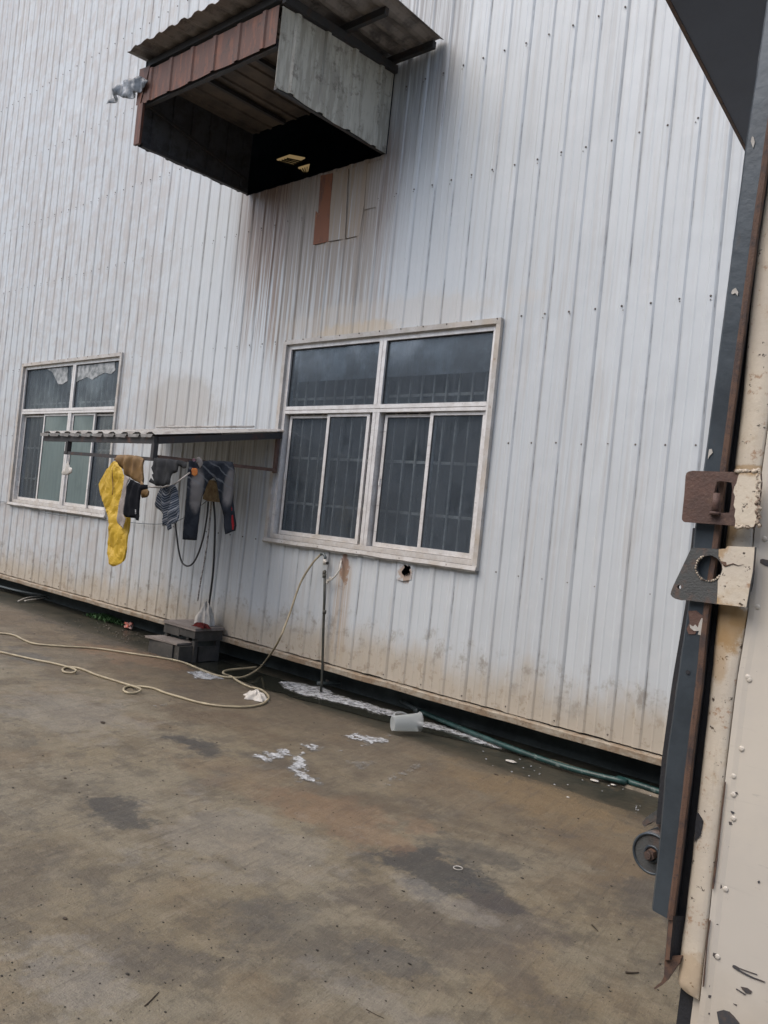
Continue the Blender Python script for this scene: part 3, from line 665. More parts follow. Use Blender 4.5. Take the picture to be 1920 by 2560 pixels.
bm = BM(); ribpanel(bm, (HL+.02, -.04, 6.08), (HR-.04, -.04, 6.08), (HR-.04, -1.45, 6.08), (HL+.02, -1.45, 6.08), 10, .004, (0, 0, -1), .02); obj('soffit', bm, simple('grimy_soffit', (.13, .10, .075), (.05, .042, .036), 3, bump=.3), hood)
def rz(x, y): return 6.325 + .012*(x+5.4)*-1 + .045*y
PL = (-8.38, -1.72)
def roofx(y): return -5.43 + .10*(-y)      # right edge
bm = BM(); rows = []; n = 14
for i in range(n*4+1):
    t = i/(n*4); o = (0, 0, .028, .028)[i % 4] if i < n*4 else 0
    r_ = []
    for s_ in range(7):
        y = -.03 + (-1.75+.03)*s_/6; xl = -8.42; xr = roofx(y); x = xl + (xr-xl)*t
        r_.append(bm.verts.new((x, y + (.02*noise.noise(Vector((t*20, 0, 0))) if s_ == 6 else 0), rz(x, y)+o+.01*noise.noise(Vector((t*9, s_, 0))))))
    rows.append(r_)
fs = [bm.faces.new([a[k], b[k], b[k+1], a[k+1]]) for a, b in zip(rows, rows[1:]) for k in range(6)]
ext = bmesh.ops.extrude_face_region(bm, geom=fs); bmesh.ops.translate(bm, verts=[x for x in ext['geom'] if isinstance(x, bmesh.types.BMVert)], vec=(0, 0, .004))
bmesh.ops.recalc_face_normals(bm, faces=bm.faces)
obj('roof_sheet', bm, M_roofunder, hood)
bm = BM()
for y0 in (-.08, -.78, -1.5): beam(bm, (HL, y0, rz(HL, y0)-.045), (-5.5 if y0 > -1 else -6.0, y0, rz(-5.5, y0)-.045), .05, .07)
beam(bm, (-6.05, -.02, 6.21), (-6.05, HY, 6.15), .05, .08)
obj('purlin', bm, M_soot, hood)
# plastic rag fluttering at the hood's left corner
def garment(name, outline, n_, T=.02, fold=.012, fk=38, step=.03, mat=None, parent=None, seed=0, rr=.05, diag=0, smooth=True, crease=0):
    P = [Vector(p) for p in outline]; o0 = P[0].copy(); n_ = Vector(n_).normalized()
    e1 = n_.cross(Vector((0, 0, 1))).normalized(); e2 = e1.cross(n_).normalized()
    if e2.z < 0: e2 = -e2
    Q = [Vector(((p-o0).dot(e1), (p-o0).dot(e2))) for p in P]
    # densify and roughen the outline a little
    D = []
    for a, b in zip(Q, Q[1:]+Q[:1]):
        m = max(1, int((b-a).length/step))
        for k in range(m):
            q = a.lerp(b, k/m)
            if k: q = q + Vector((noise.noise(Vector((q.x*14, q.y*14, seed))), noise.noise(Vector((q.x*14, q.y*14, seed+5)))))*.006
            D.append(q)
    bm = BM(); vs_ = [bm.verts.new((q.x, q.y, 0)) for q in D]
    es = [bm.edges.new((a, b)) for a, b in zip(vs_, vs_[1:]+vs_[:1])]
    bmesh.ops.triangle_fill(bm, edges=es, use_beauty=True, use_dissolve=False, normal=(0, 0, 1))
    lo = [min(q[i] for q in D) for i in (0, 1)]; hi = [max(q[i] for q in D) for i in (0, 1)]
    for ax in (0, 1):
        c_ = lo[ax]+step*.5
        while c_ < hi[ax]:
            co = Vector((0, 0, 0)); co[ax] = c_; no = Vector((0, 0, 0)); no[ax] = 1
            bmesh.ops.bisect_plane(bm, geom=bm.verts[:]+bm.edges[:]+bm.faces[:], plane_co=co, plane_no=no, dist=1e-5); c_ += step
    segs = list(zip(D, D[1:]+D[:1]))
    def dist(q):
        m = 9
        for a, b in segs:
            ab = b-a; t = max(0, min(1, (q-a).dot(ab)/max(ab.length_squared, 1e-9))); m = min(m, (q-a-ab*t).length)
        return m
    def place(q, side):
        d = dist(q); s_ = min(d/rr, 1); th = T*math.sqrt(max(0, 1-(1-s_)**2))
        f = fold*(math.sin(q.x*fk + q.y*diag + 2.5*noise.noise(Vector((q.x*4, q.y*3, seed)))) + 1.2*noise.noise(Vector((q.x*9, q.y*5, seed+2))) + 1.5*(.25-abs(noise.noise(Vector((q.x*7+q.y*3, q.y*4-q.x*2, seed+9))))) + .6*noise.noise(Vector((q.x*22, q.y*16, seed+3))))
        if crease:
            n2_ = Vector((q.x*5.5+q.y*2.2, q.y*2.6-q.x*1.3, seed+20)); f += crease*(abs(noise.noise(n2_))-.25)*(1 if side > 0 else .6) + crease*.5*abs(noise.noise(n2_*2.3))
        return o0 + e1*q.x + e2*q.y + n_*(side*th*(1+.5*noise.noise(Vector((q.x*11, q.y*8, seed+7)))) + f*(.5+.5*s_))
    base = [(v, Vector((v.co.x, v.co.y))) for v in bm.verts]
    dup = bmesh.ops.duplicate(bm, geom=bm.verts[:]+bm.edges[:]+bm.faces[:]); vm = dup['vert_map']
    for v, q in base:
        v2 = vm[v]; v.co = place(q, 1); v2.co = place(q, -1)
    bmesh.ops.remove_doubles(bm, verts=bm.verts, dist=1e-5); bmesh.ops.recalc_face_normals(bm, faces=bm.faces)
    return obj(name, bm, mat, parent, smooth=smooth)
def opl(pts, y, f=clothes): return [py(u, v, y) for u, v in f(pts)]
hp = lambda pts: rg(200, 0, 1.728, pts)
o = garment('plastic_rag', opl([(262, 330), (240, 335), (195, 350), (160, 375), (140, 410), (115, 452), (140, 440), (165, 412), (195, 428), (225, 425), (250, 400), (285, 380), (300, 350)], -1.6, hp), (0, -1, 0), T=.01, fold=.035, fk=30, mat=M_plast, seed=3)
tag(o, 'torn translucent plastic rag flying off the left corner of the rusty hood', 'plastic rag')

# ------------------------------------------------------------------ lean-to with clothes
awn = thing('lean_to_awning', 'small flat corrugated lean-to awning with a black steel frame, holding laundry between the windows', 'awning')
AX2, AY, AX1 = -7.253, -1.654, -9.69; AZw, AZf = 2.431, 2.158
bm = BM(); rows = []; n = 10
for i in range(n*4+1):
    t = i/(n*4); o_ = (0, 0, .026, .026)[i % 4] if i < n*4 else .0; x = AX1+(AX2-AX1)*t
    rows.append([bm.verts.new((x, AY*(s_/5)*(1+.012*noise.noise(Vector((t*14, 0, 0)))), AZw+(AZf-AZw)*s_/5 + o_ + .006*noise.noise(Vector((t*8, s_*2, 0))))) for s_ in range(6)])
fs = [bm.faces.new([a[k], b[k], b[k+1], a[k+1]]) for a, b in zip(rows, rows[1:]) for k in range(5)]
ext = bmesh.ops.extrude_face_region(bm, geom=fs); bmesh.ops.translate(bm, verts=[x for x in ext['geom'] if isinstance(x, bmesh.types.BMVert)], vec=(0, 0, .004))
bmesh.ops.recalc_face_normals(bm, faces=bm.faces)
obj('roof_sheet', bm, M_awn, awn)
bm = BM()                       # turned-down lip, tooth by tooth, along the eave
for i in range(n):
    x0 = AX1+(AX2-AX1)*(i+.04)/n; x1 = AX1+(AX2-AX1)*(i+.60)/n; x2 = AX1+(AX2-AX1)*(i+.98)/n
    plate(bm, [Vector((x0, AY-.022, AZf+.004)), Vector((x2, AY-.022, AZf+.004)), Vector((x2-.03, AY-.024, AZf-.028-.008*random.random())), Vector((x0+.02, AY-.024, AZf-.024-.008*random.random()))], (0, 1, 0), .003)
obj('eave_lip', bm, simple('weathered_lip', (.24, .235, .225), (.13, .125, .12), 9), awn)
bm = BM()
beam(bm, (AX1+.05, AY+.03, AZf-.05), (AX2-.02, AY+.03, AZf-.05), .05, .07); beam(bm, (AX2-.03, AY+.05, AZf-.05), (AX2-.03, -.03, AZw-.05), .05, .07)
beam(bm, (AX1+.66, AY+.05, AZf-.05), (AX1+.66, -.03, AZw-.05), .05, .06); beam(bm, (-8.4, AY+.05, AZf-.05), (-8.4, -.03, AZw-.05), .04, .05)
beam(bm, (AX1+.05, -.9, AZf+.07), (AX2-.05, -.9, AZf+.07), .04, .05)
obj('roof_frame', bm, M_awnbar, awn)
for x, z in ((-9.04, 1.93), (-7.27, 1.92)):
    bm = BM(); beam(bm, (x, AY+.02, AZf-.08), (x, AY+.02, z), .05, .05); obj('hanger_post', bm, M_awnbar, awn)
bm = BM(); beam(bm, (-7.30, -.05, AZw-.08), (-7.30, -.05, 1.95), .04, .04); obj('hanger_post', bm, M_rustbar, awn)
bm = BM(); beam(bm, (-9.10, AY+.02, 1.943), (-7.24, AY+.02, 1.915), .035, .035); obj('front_rail', bm, M_awnbar, awn)
bm = BM(); beam(bm, (-7.25, AY+.06, 1.945), (-7.30, -.03, 1.985), .035, .035); obj('side_rail', bm, M_rustbar, awn)
bm = BM(); tube(bm, [py(428, 1073, -.05), py(422, 1064, -.05)+Vector((0, 0, 0)), py(434, 1062, -.05), py(446, 1072, -.05)], .006, 6); tube(bm, [(-9.1, -.5, 2.41), (-7.5, -.25, 2.45)], .012, 6); obj('loose_rod', bm, M_awn, awn)
# garments
FY = AY-.02
suit = thing('yellow_rain_trousers', 'bright yellow rain trousers hung over the front rail beside the far window', 'rain trousers')
garment('trousers', opl([(340, 362), (265, 440), (180, 590), (190, 655), (242, 800), (285, 950), (280, 1100), (275, 1240), (292, 1385), (335, 1408), (385, 1385), (440, 1350), (468, 1240), (480, 1080), (495, 935), (470, 760), (445, 600), (440, 520), (410, 440), (378, 385)], FY-.03), (0, -1, 0), T=.010, fold=.006, fk=15, step=.03, mat=M_yellow, parent=suit, rr=.02, crease=.05, smooth=False)
garment('turned_waist', opl([(335, 350), (372, 306), (480, 305), (560, 312), (602, 330), (627, 348), (622, 560), (640, 600), (665, 660), (662, 722), (615, 732), (606, 640), (590, 590), (520, 545), (440, 500), (420, 450), (380, 410)], FY), (0, -1, 0), T=.02, fold=.02, fk=40, mat=M_ochre, parent=suit, seed=4)['label'] = 'brown shaded lining folded over the rail'
bm = BM(); tube(bm, catmull([py(u, v, FY-.05) for u, v in clothes([(322, 430), (318, 520), (326, 620), (318, 700)])], 4), .004, 6); obj('seam', bm, M_ochre, suit)
o = garment('grey_cloth', opl([(440, 505), (500, 532), (470, 620), (445, 800), (430, 890), (455, 930), (432, 1038), (390, 1000), (353, 950), (400, 760), (432, 600)], FY-.11), (0, -1, 0), T=.006, fold=.014, fk=60, mat=M_beige, seed=8)
tag(o, 'faded grey-beige cloth hanging in a point beside the yellow trousers', 'cloth')
blk = thing('black_shorts', 'black shorts with small white print hanging beside the yellow trousers', 'shorts')
garment('shorts', opl([(500, 545), (560, 575), (600, 598), (662, 600), (655, 640), (614, 655), (600, 760), (582, 957), (545, 947), (540, 930), (450, 918), (425, 888), (450, 780), (466, 620)], FY-.15), (0, -1, 0), T=.012, fold=.012, fk=45, mat=M_black, parent=blk, seed=11)
bm = BM()
for q, (a, b) in enumerate(((548, 852), (548, 868), (549, 884))):
    p = py(*clothes([(a, b)])[0], FY-.19); tube(bm, [p+Vector((.008*math.cos(t), 0, .007*math.sin(t))) for t in [k*.7 for k in range(7 if q else 10)]], .0022, 4)
obj('printed_mark', bm, M_white, blk)
o = garment('charcoal_garment', opl([(735, 332), (900, 345), (1060, 372), (1062, 430), (1020, 440), (1000, 425), (985, 415), (972, 470), (915, 492), (900, 540), (892, 600), (820, 612), (748, 612), (735, 600), (686, 572), (705, 532), (722, 560), (712, 500), (722, 488), (706, 430), (720, 400)], FY+.01), (0, -1, 0), T=.015, fold=.016, fk=40, mat=M_charc, seed=14)
tag(o, 'ragged charcoal garment slung from the front rail above the striped shorts', 'garment')
box_ = garment('striped_shorts', opl([(797, 615), (860, 610), (940, 598), (962, 700), (977, 800), (981, 962), (905, 990), (902, 1030), (880, 1052), (840, 1000), (822, 1005), (826, 890), (728, 790), (745, 720), (790, 650)], -1.52), (0, -1, 0), T=.012, fold=.02, fk=48, mat=M_stripe, seed=17)
tag(box_, 'blue-grey striped boxer shorts hanging in a point from the pale pole', 'boxer shorts')
bm = BM(); A_, B_, C_ = [py(*clothes([q])[0], y) for q, y in (((632, 614), -1.66), ((925, 600), -1.5), ((1085, 480), -1.35))]
tube(bm, [A_, py(*clothes([(800, 628)])[0], -1.56)], .009, 8); tube(bm, [B_, C_], .008, 8); tube(bm, [py(*clothes([(800, 628)])[0], -1.56), B_], .008, 8)
tag(obj('drying_pole', bm, M_pole), 'pale thin bent pole carrying the black shorts and the striped boxers', 'pole')
jean = thing('dark_jeans', 'faded dark jeans with red side stripe hanging from the side rail', 'jeans')
def jx(pts, x=-7.22): return [px(u, v, x) for u, v in clothes(pts)]
garment('trousers', jx([(1075, 362), (1180, 372), (1270, 358), (1380, 362), (1482, 372), (1498, 440), (1487, 600), (1490, 780), (1516, 1000), (1508, 1050), (1405, 1087), (1393, 1000), (1390, 900), (1352, 700), (1330, 580), (1308, 530), (1262, 560), (1240, 620), (1200, 720), (1165, 960), (1147, 1147), (1013, 1140), (1020, 1000), (1042, 760), (1060, 560)]), (1, -.1, 0), T=.02, fold=.012, fk=34, mat=M_denim, parent=jean, seed=21)
garment('side_stripe', jx([(1478, 372), (1502, 440), (1492, 600), (1496, 780), (1518, 1000), (1510, 1042), (1488, 1045), (1478, 900), (1478, 760), (1484, 600), (1486, 480)], -7.16), (1, -.1, 0), T=.006, fold=.003, fk=20, step=.02, mat=M_red2, parent=jean)
garment('price_tag', jx([(1110, 436), (1145, 436), (1158, 450), (1158, 500), (1130, 516), (1104, 500), (1100, 450)], -7.17), (1, -.1, 0), T=.003, fold=.002, mat=M_orange, parent=jean, step=.02)['label'] = 'orange tag on the jeans'
bm = BM(); tube(bm, ring(jx([(1125, 356)], -7.175)[0], (1, 0, 0), .012, 12)+[ring(jx([(1125, 356)], -7.175)[0], (1, 0, 0), .012, 12)[0]], .004, 6)
obj('button', bm, M_pink, jean)
garment('pocket_lining', jx([(1150, 330), (1175, 325), (1200, 350), (1210, 390), (1180, 440), (1165, 400), (1150, 370)], -7.175), (1, -.1, 0), T=.01, fold=.008, mat=M_beige, parent=jean, step=.02)
# hanging face mask
o = garment('hanging_mask', opl([(395, 672), (402, 710), (417, 715), (415, 740), (385, 757), (356, 752), (355, 735), (375, 715), (382, 690)], FY-.01, lambda q: rg(0, 860, 2.304, q)), (0, -1, 0), T=.010, fold=.006, mat=M_litter, seed=2, step=.02)
tag(o, 'small white and yellowed face mask dangling from the left end of the rail', 'face mask')
bm = BM(); tube(bm, [py(*q, FY-.02) for q in rg(0, 860, 2.304, [(400, 640), (401, 672)])], .003, 5); obj('ear_loop', bm, M_pole, o)

# ------------------------------------------------------------------ things on the wall between the windows
cab = thing('cable_board', 'worn tan wooden board on the wall behind the jeans with black cables under it', 'board')
bm = BM(); plate(bm, opl([(1275, 552), (1320, 556), (1350, 600), (1356, 740), (1340, 768), (1260, 762), (1212, 740), (1225, 640), (1250, 590)], -.22), (0, 1, 0), .12); obj('board', bm, M_tan, cab)
GRP = {'black_cable': 'cables hanging below the tan board', 'grey_pipe': 'grey pipes in the gutter', 'white_tube': 'pale tubes at the far left'}
def hose(name, pts, r, mat, label, cat, n=8, seg=8):
    bm = BM(); tube(bm, catmull(pts, n), r, seg); return tag(obj(name, bm, mat), label, cat, GRP.get(name))
hose('black_cable', opl([(1265, 765), (1255, 900), (1215, 1130), (1150, 1320), (1080, 1400), (1010, 1370), (975, 1250), (955, 1100), (940, 980)], -.14), .011, M_blackrub, 'thick black cable sagging in a loop below the tan board', 'cable')
hose('black_cable', opl([(1318, 765), (1332, 950), (1328, 1200), (1310, 1500)], -.14) + [py(518, 1545, -.14)], .013, M_blackrub, 'thick black cable hanging straight down to the steps', 'cable')
hose('taped_cable', opl([(1295, 765), (1280, 960), (1245, 1250), (1205, 1480), (1190, 1560)], -.12)+[py(494, 1502, -.12)], .010, M_whiteband, 'cable wound with white tape running down to the white rag', 'cable')
wire = [py(u, v, -.04) for u, v in rg(0, 860, 2.304, [(-60, 925), (0, 910), (40, 912), (110, 925), (230, 965), (380, 990), (500, 985), (620, 1015)])] + opl([(500, 972), (640, 985), (820, 985), (1010, 935), (1255, 758)], -.05)
hose('thin_wire', wire, .005, M_greypipe, 'thin grey wire strung low across the wall under the far window', 'wire', 6, 5)
# steps
steps = thing('wooden_steps', 'damp grey two-tier step stool standing against the wall under the cables', 'steps')
A0 = pz(499, 1571, .091); W0 = (-8.02)
bm = BM(); box(bm, (-8.58, -.45, .065), (-7.93, -.04, .091)); box(bm, (-8.60, -.462, .060), (-7.915, -.03, .066))
obj('top_board', bm, M_step, steps)
bm = BM(); box(bm, (-8.57, -.445, -.05), (-8.25, -.40, .06)); box(bm, (-8.248, -.443, -.03), (-7.94, -.40, .06)); box(bm, (-7.965, -.398, -.06), (-7.94, -.05, .06)); box(bm, (-8.57, -.398, -.06), (-8.545, -.05, .06))
obj('apron', bm, M_stepd, steps)
for x, y in ((-8.56, -.43), (-8.0, -.43), (-8.0, -.12), (-8.56, -.12)):
    bm = BM(); box(bm, (x, y, GZ-.03), (x+.05, y+.05, -.061)); obj('leg', bm, M_stepd, steps)
bm = BM(); v = [(-8.62, -.66, -.118), (-8.02, -.62, -.112), (-8.05, -.32, -.112), (-8.60, -.40, -.118)]; plate(bm, [Vector(p) for p in v], (0, 0, 1), .022); obj('lower_board', bm, M_step, steps)
bm = BM(); box(bm, (-8.57, -.63, GZ-.02), (-8.08, -.58, -.12)); box(bm, (-8.072, -.61, GZ-.02), (-7.98, -.36, -.12)); box(bm, (-7.99, -.355, GZ-.02), (-7.945, -.10, -.13)); obj('block', bm, M_stepd, steps)
def crumple(name, c, r, sc, mat, label, cat, seed, rough=.9, sub=3):
    bm = BM(); res = bmesh.ops.create_icosphere(bm, subdivisions=sub+1, radius=1)
    for v in bm.verts:
        q = v.co*1.6+Vector((seed, 0, 0)); d = 1+rough*noise.noise(q)+.35*rough*abs(noise.noise(q*3.2))
        v.co = Vector(c)+Vector((v.co.x*sc[0], v.co.y*sc[1], max(v.co.z*sc[2], -sc[2]*.7)))*r*d
    return tag(obj(name, bm, mat, smooth=True), label, cat)
def rag_heap(name, c, sx, sy, h, mat, label, cat, seed, peak=1.5):
    """cloth heap: folded sheet piled over a point"""
    bm = BM(); N, K = 40, 14; rings_ = []
    for i in range(K+1):
        t = i/K; row = []
        for k in range(N):
            a = 2*math.pi*k/N; w_ = 1+.22*math.sin(a*5+seed+t*2)+.14*math.sin(a*9+seed*2)+.25*noise.noise(Vector((math.cos(a)*1.5, math.sin(a)*1.5, seed)))
            r_ = t**.8*w_; z = h*(1-t)**peak*(1+.25*noise.noise(Vector((math.cos(a)*2, math.sin(a)*2, t*4+seed)))) + .018*math.sin(a*7+t*9)*t*(1-t)*3
            row.append(bm.verts.new((c[0]+sx*r_*math.cos(a), c[1]+sy*r_*math.sin(a), c[2]+max(z, 0)+.004)))
        rings_.append(row)
    for a, b in zip(rings_, rings_[1:]):
        for k in range(N): bm.faces.new([a[k], a[(k+1)%N], b[(k+1)%N], b[k]])
    bmesh.ops.remove_doubles(bm, verts=bm.verts, dist=1e-4)
    bmesh.ops.recalc_face_normals(bm, faces=bm.faces)
    o = obj(name, bm, mat, smooth=True); return tag(o, label, cat)
rag_heap('white_rag', (-8.13, -.19, .092), .12, .10, .27, M_rag, 'crumpled white rag piled on the top step around the taped cable', 'rag', 1.3, .6)
rag_heap('red_rag', (-8.02, -.31, .092), .15, .07, .045, M_redrag, 'dark red wet rag lying on the front edge of the top step', 'rag', 4.4, .8)
# tap and its pipe
tap = thing('standpipe', 'dark upright water pipe with white valve, in front of the wall under the large window', 'standpipe')
bm = BM(); tube(bm, [py(812, 1425, -.07), py(811, 1500, -.07), py(808, 1590, -.07), py(805, 1700, -.06), py(805, 1700, -.06)+Vector((0, 0, -.12))], .014, 10)
for v in (1432, 1440, 1530): q = py(811, v, -.07); cyl(bm, q-Vector((0, 0, .02)), (0, 0, 1), .02, .04, 12)
obj('pipe', bm, M_dkpipe, tap)
bm = BM(); q = py(812, 1405, -.07); cyl(bm, q-Vector((0, 0, .03)), (0, 0, 1), .018, .06, 12); cyl(bm, q, (1, -.2, 0), .010, .045, 10); obj('valve', bm, M_pvc, tap)
bm = BM(); cyl(bm, q+Vector((.045, -.01, -.006)), (1, -.2, 0), .017, .012, 10); obj('valve_handle', bm, M_blackrub, tap)
bm = BM(); q2 = py(808, 1386, -.07); tube(bm, catmull([q+Vector((0, 0, .03)), q+Vector((0, 0, .05)), q2+Vector((0, 0, .005)), q2+Vector((-.035, -.005, -.005))], 5), .015, 10); obj('elbow', bm, M_greypipe, tap)
bm = BM(); tube(bm, catmull([py(u, v, y) for u, v, y in ((817, 1451, -.07), (826, 1450, -.08), (838, 1440, -.08), (848, 1425, -.07), (853, 1404, -.03), (854, 1400, .02))], 6), .009, 8)
cyl(bm, py(817, 1455, -.07)-Vector((0, 0, .006)), (1, 0, .2), .014, .02, 10); cyl(bm, py(824, 1448, -.08), (.4, 0, .9), .013, .025, 10)
obj('branch_tube', bm, M_pvc, tap)
# beige hose from the tap across the yard
hz_ = GZ+.012
def gp(u, v, z=hz_): return pz(u, v, z)
H1 = [q2+Vector((-.035, -.005, -.005)), py(780, 1410, -.12), py(750, 1460, -.2), py(722, 1540, -.32), py(695, 1605, -.45), gp(662, 1655, -.20), gp(640, 1677, -.25), gp(610, 1692), gp(580, 1694), gp(540, 1688), gp(500, 1673), gp(455, 1655), gp(400, 1644), gp(330, 1634), gp(240, 1621), gp(160, 1616), gp(90, 1610), gp(60, 1600), gp(35, 1588), gp(0, 1583), gp(-80, 1578), gp(-200, 1590)]
hs = thing('garden_hose', 'long dusty beige hose running from the tap and looping across the concrete yard', 'hose')
bm = BM(); tube(bm, catmull(H1, 8), .0115, 8); obj('hose_run', bm, M_hose, hs)
def loop(u, v, ru, n=8, z=0, rv=None):
    return [gp(u+ru*math.cos(2*math.pi*k/n), v+(rv or ru*.42)*math.sin(2*math.pi*k/n), hz_+z*k/n) for k in range(n)]
R5 = lambda q: rg(0, 1380, 2.183, q)
H2 = [gp(u, v, z) for (u, v), z in zip(R5([(1400, 628), (1340, 635), (1280, 640), (1225, 650), (1222, 665), (1262, 680), (1300, 705), (1360, 735), (1425, 752), (1466, 790), (1440, 825), (1370, 843), (1280, 845), (1180, 838), (1080, 820), (980, 792), (900, 768), (840, 745), (780, 735), (730, 732), (690, 736), (674, 752), (695, 768), (740, 768), (770, 752), (745, 738), (700, 725), (620, 700), (530, 672), (470, 648), (420, 632), (370, 628), (342, 640), (352, 655), (390, 660), (415, 650), (400, 636), (350, 622), (280, 605), (200, 590), (100, 568), (0, 545), (-140, 515)]), [hz_+.04]*4+[hz_+.024]*1+[hz_]*19+[hz_+.024]*2+[hz_]*9+[hz_+.024]*2+[hz_]*8)]
bm = BM(); tube(bm, catmull(H2, 6), .0115, 8); obj('hose_run', bm, M_hose, hs)
rp = gp(625, 1750, GZ)
rag_heap('white_cloth', (rp.x-.01, rp.y+.08, GZ), .13, .085, .075, M_rag, 'small bunched white cloth on the concrete inside the bend of the hose', 'cloth', 2.2, .7)
# pipes in the gutter
def gpipe(u, v, z=GZ+.0): return pz(u, v, z)
hose('green_pipe', [pz(1045, 1776, GZ+.01), pz(1130, 1812, GZ+.01), pz(1240, 1856, GZ+.01), pz(1340, 1893, GZ+.01), pz(1440, 1925, GZ+.01), pz(1560, 1955, GZ+.01), pz(1660, 1983, GZ+.01), Vector((1.5, -.38, GZ+.01))], .024, M_greenpipe, 'dark green plastic pipe along the foot of the wall to the right of the jug', 'pipe', 6, 10)
hose('grey_pipe', [Vector((-6.4, .08, GZ+.02)), pz(935, 1712, GZ+.02), pz(990, 1745, GZ+.02), pz(1045, 1776, GZ+.02)], .019, M_greypipe, 'worn grey pipe coming out from under the wall behind the jug', 'pipe', 6, 10)
bm = BM(); q = pz(1045, 1776, GZ+.012); cyl(bm, q-Vector((.03, 0, 0)), (1, -.3, 0), .03, .07, 12); tag(obj('pipe_coupling', bm, M_greypipe), 'grey coupling joining the grey pipe to the green pipe', 'coupling')
hose('grey_pipe', [pz(-60, 1455, GZ+.05), pz(0, 1466, GZ+.05), pz(60, 1480, GZ+.05), pz(180, 1500, GZ+.04), pz(260, 1530, GZ+.02), pz(330, 1552, GZ+.02), pz(400, 1570, GZ+.02)], .02, M_greypipe, 'grey pipe lying in the gutter left of the steps', 'pipe', 6, 8)
hose('white_tube', [gp(45, 1503, GZ), gp(70, 1494, GZ+.01), gp(110, 1490, GZ+.02), gp(140, 1489, GZ+.02)], .010, M_pvc, 'short pale tube with its end on the concrete, far left of the gutter', 'tube', 6, 6)
hose('white_tube', [gp(62, 1502, GZ), gp(95, 1497, GZ+.01), gp(140, 1491, GZ+.02)], .010, M_pvc, 'straighter of the two short pale tubes at the far left gutter', 'tube', 6, 6)
# plank under the standpipe
bm = BM(); plate(bm, [pz(u, v, GZ+.02) for u, v in rg(600, 1340, 2.592, [(540, 922), (625, 908), (655, 915), (575, 935)])], (0, 0, -1), .03); tag(obj('wooden_offcut', bm, M_step), 'short brown offcut of wood in the gutter under the standpipe', 'offcut')

# ------------------------------------------------------------------ jug
jug = thing('plastic_jug', 'milky translucent plastic jug lying on its side in the gutter', 'jug')
jc = pz(972, 1822, GZ+.0); ja = (pz(1040, 1818, GZ)-pz(978, 1826, GZ)); ja.z = 0
J0 = pz(981, 1808, GZ+.068); jd = Vector((.50, .87, 0)).normalized()
bm = BM(); prof_j = [(0, .058), (.0, .064), (.012, .066), (.13, .073), (.235, .080), (.25, .085), (.257, .085)]
rings_ = [[bm.verts.new(J0+jd*a+(jd.cross(Vector((0,0,1)))*math.cos(t)+Vector((0,0,1))*math.sin(t))*r_ + Vector((0, 0, (r_-.066)))) for t in [2*math.pi*k/36 for k in range(36)]] for a, r_ in prof_j]
for a, b in zip(rings_, rings_[1:]):
    for k in range(36): bm.faces.new([a[k], a[(k+1)%36], b[(k+1)%36], b[k]])
bm.faces.new(rings_[0][::-1]); bmesh.ops.recalc_face_normals(bm, faces=bm.faces)
jo = obj('jug_body', bm, M_jug, jug, smooth=True); md = jo.modifiers.new('wall', 'SOLIDIFY'); md.thickness = .003; md.offset = -1
bm = BM(); sd_ = jd.cross(Vector((0,0,1)))
tube(bm, catmull([J0+jd*.03+sd_*(-.05)+Vector((0,0,.045)), J0+jd*.045+sd_*(-.085)+Vector((0,0,.07)), J0+jd*.11+sd_*(-.095)+Vector((0,0,.075)), J0+jd*.17+sd_*(-.065)+Vector((0,0,.055))], 6), .008, 8); obj('handle', bm, M_jug, jug)

# ------------------------------------------------------------------ soap foam and litter
def foam_patch(pts, thr, sc=9, cell=.010, z=GZ+.003, seed=0, mat=None, streak=1., bm=None, mi=0, lift=.004):
    Q = [pz(u, v, z) for u, v in pts]; n = len(Q)
    def inside(x, y):
        c = False
        for i in range(n):
            a, b = Q[i], Q[i-1]
            if (a.y > y) != (b.y > y) and x < (b.x-a.x)*(y-a.y)/(b.y-a.y)+a.x: c = not c
        return c
    def edge(x, y):
        m = 9; q = Vector((x, y))
        for i in range(n):
            a = Q[i].xy; b = Q[i-1].xy; ab = b-a; t = max(0, min(1, (q-a).dot(ab)/max(ab.length_squared, 1e-9))); m = min(m, (q-a-ab*t).length)
        return m
    x0, x1 = min(q.x for q in Q), max(q.x for q in Q); y0, y1 = min(q.y for q in Q), max(q.y for q in Q)
    bm = bm or BM(); V = {}
    def vert(i, j):
        if (i, j) not in V:
            x, y = x0+i*cell, y0+j*cell
            V[(i, j)] = bm.verts.new((x+.4*cell*noise.noise(Vector((x*90, y*90, 1))), y+.4*cell*noise.noise(Vector((x*90, y*90, 7))), z+lift+.004*noise.noise(Vector((x*30, y*30, seed)))))
        return V[(i, j)]
    for i in range(int((x1-x0)/cell)+1):
        for j in range(int((y1-y0)/cell)+1):
            x, y = x0+(i+.5)*cell, y0+(j+.5)*cell
            if not inside(x, y): continue
            e = min(edge(x, y)/.07, 1)
            nv = noise.noise(Vector((x*sc, y*sc*streak, seed)))*.6+noise.noise(Vector((x*sc*2.7, y*sc*2.7*streak, seed+3)))*.4+noise.noise(Vector((x*sc*7, y*sc*7, seed+6)))*.22
            if nv + (e-1)*.55 + .12 > thr: bm.faces.new([vert(i, j), vert(i+1, j), vert(i+1, j+1), vert(i, j+1)]).material_index = mi
    return bm
def foam(pts, thr, label, **k):
    mat = k.pop('mat', M_foam); bm = foam_patch(pts, thr-.09, **k)
    if mat is M_foam: foam_patch(pts, thr-.32, bm=bm, mi=1, lift=.0, **k)
    o = obj('soap_foam', bm, [mat, M_foam2]); tag(o, label, 'foam', kind='stuff'); return o
R6 = lambda q: rg(600, 1340, 2.592, q)
WZ = GZ-.023
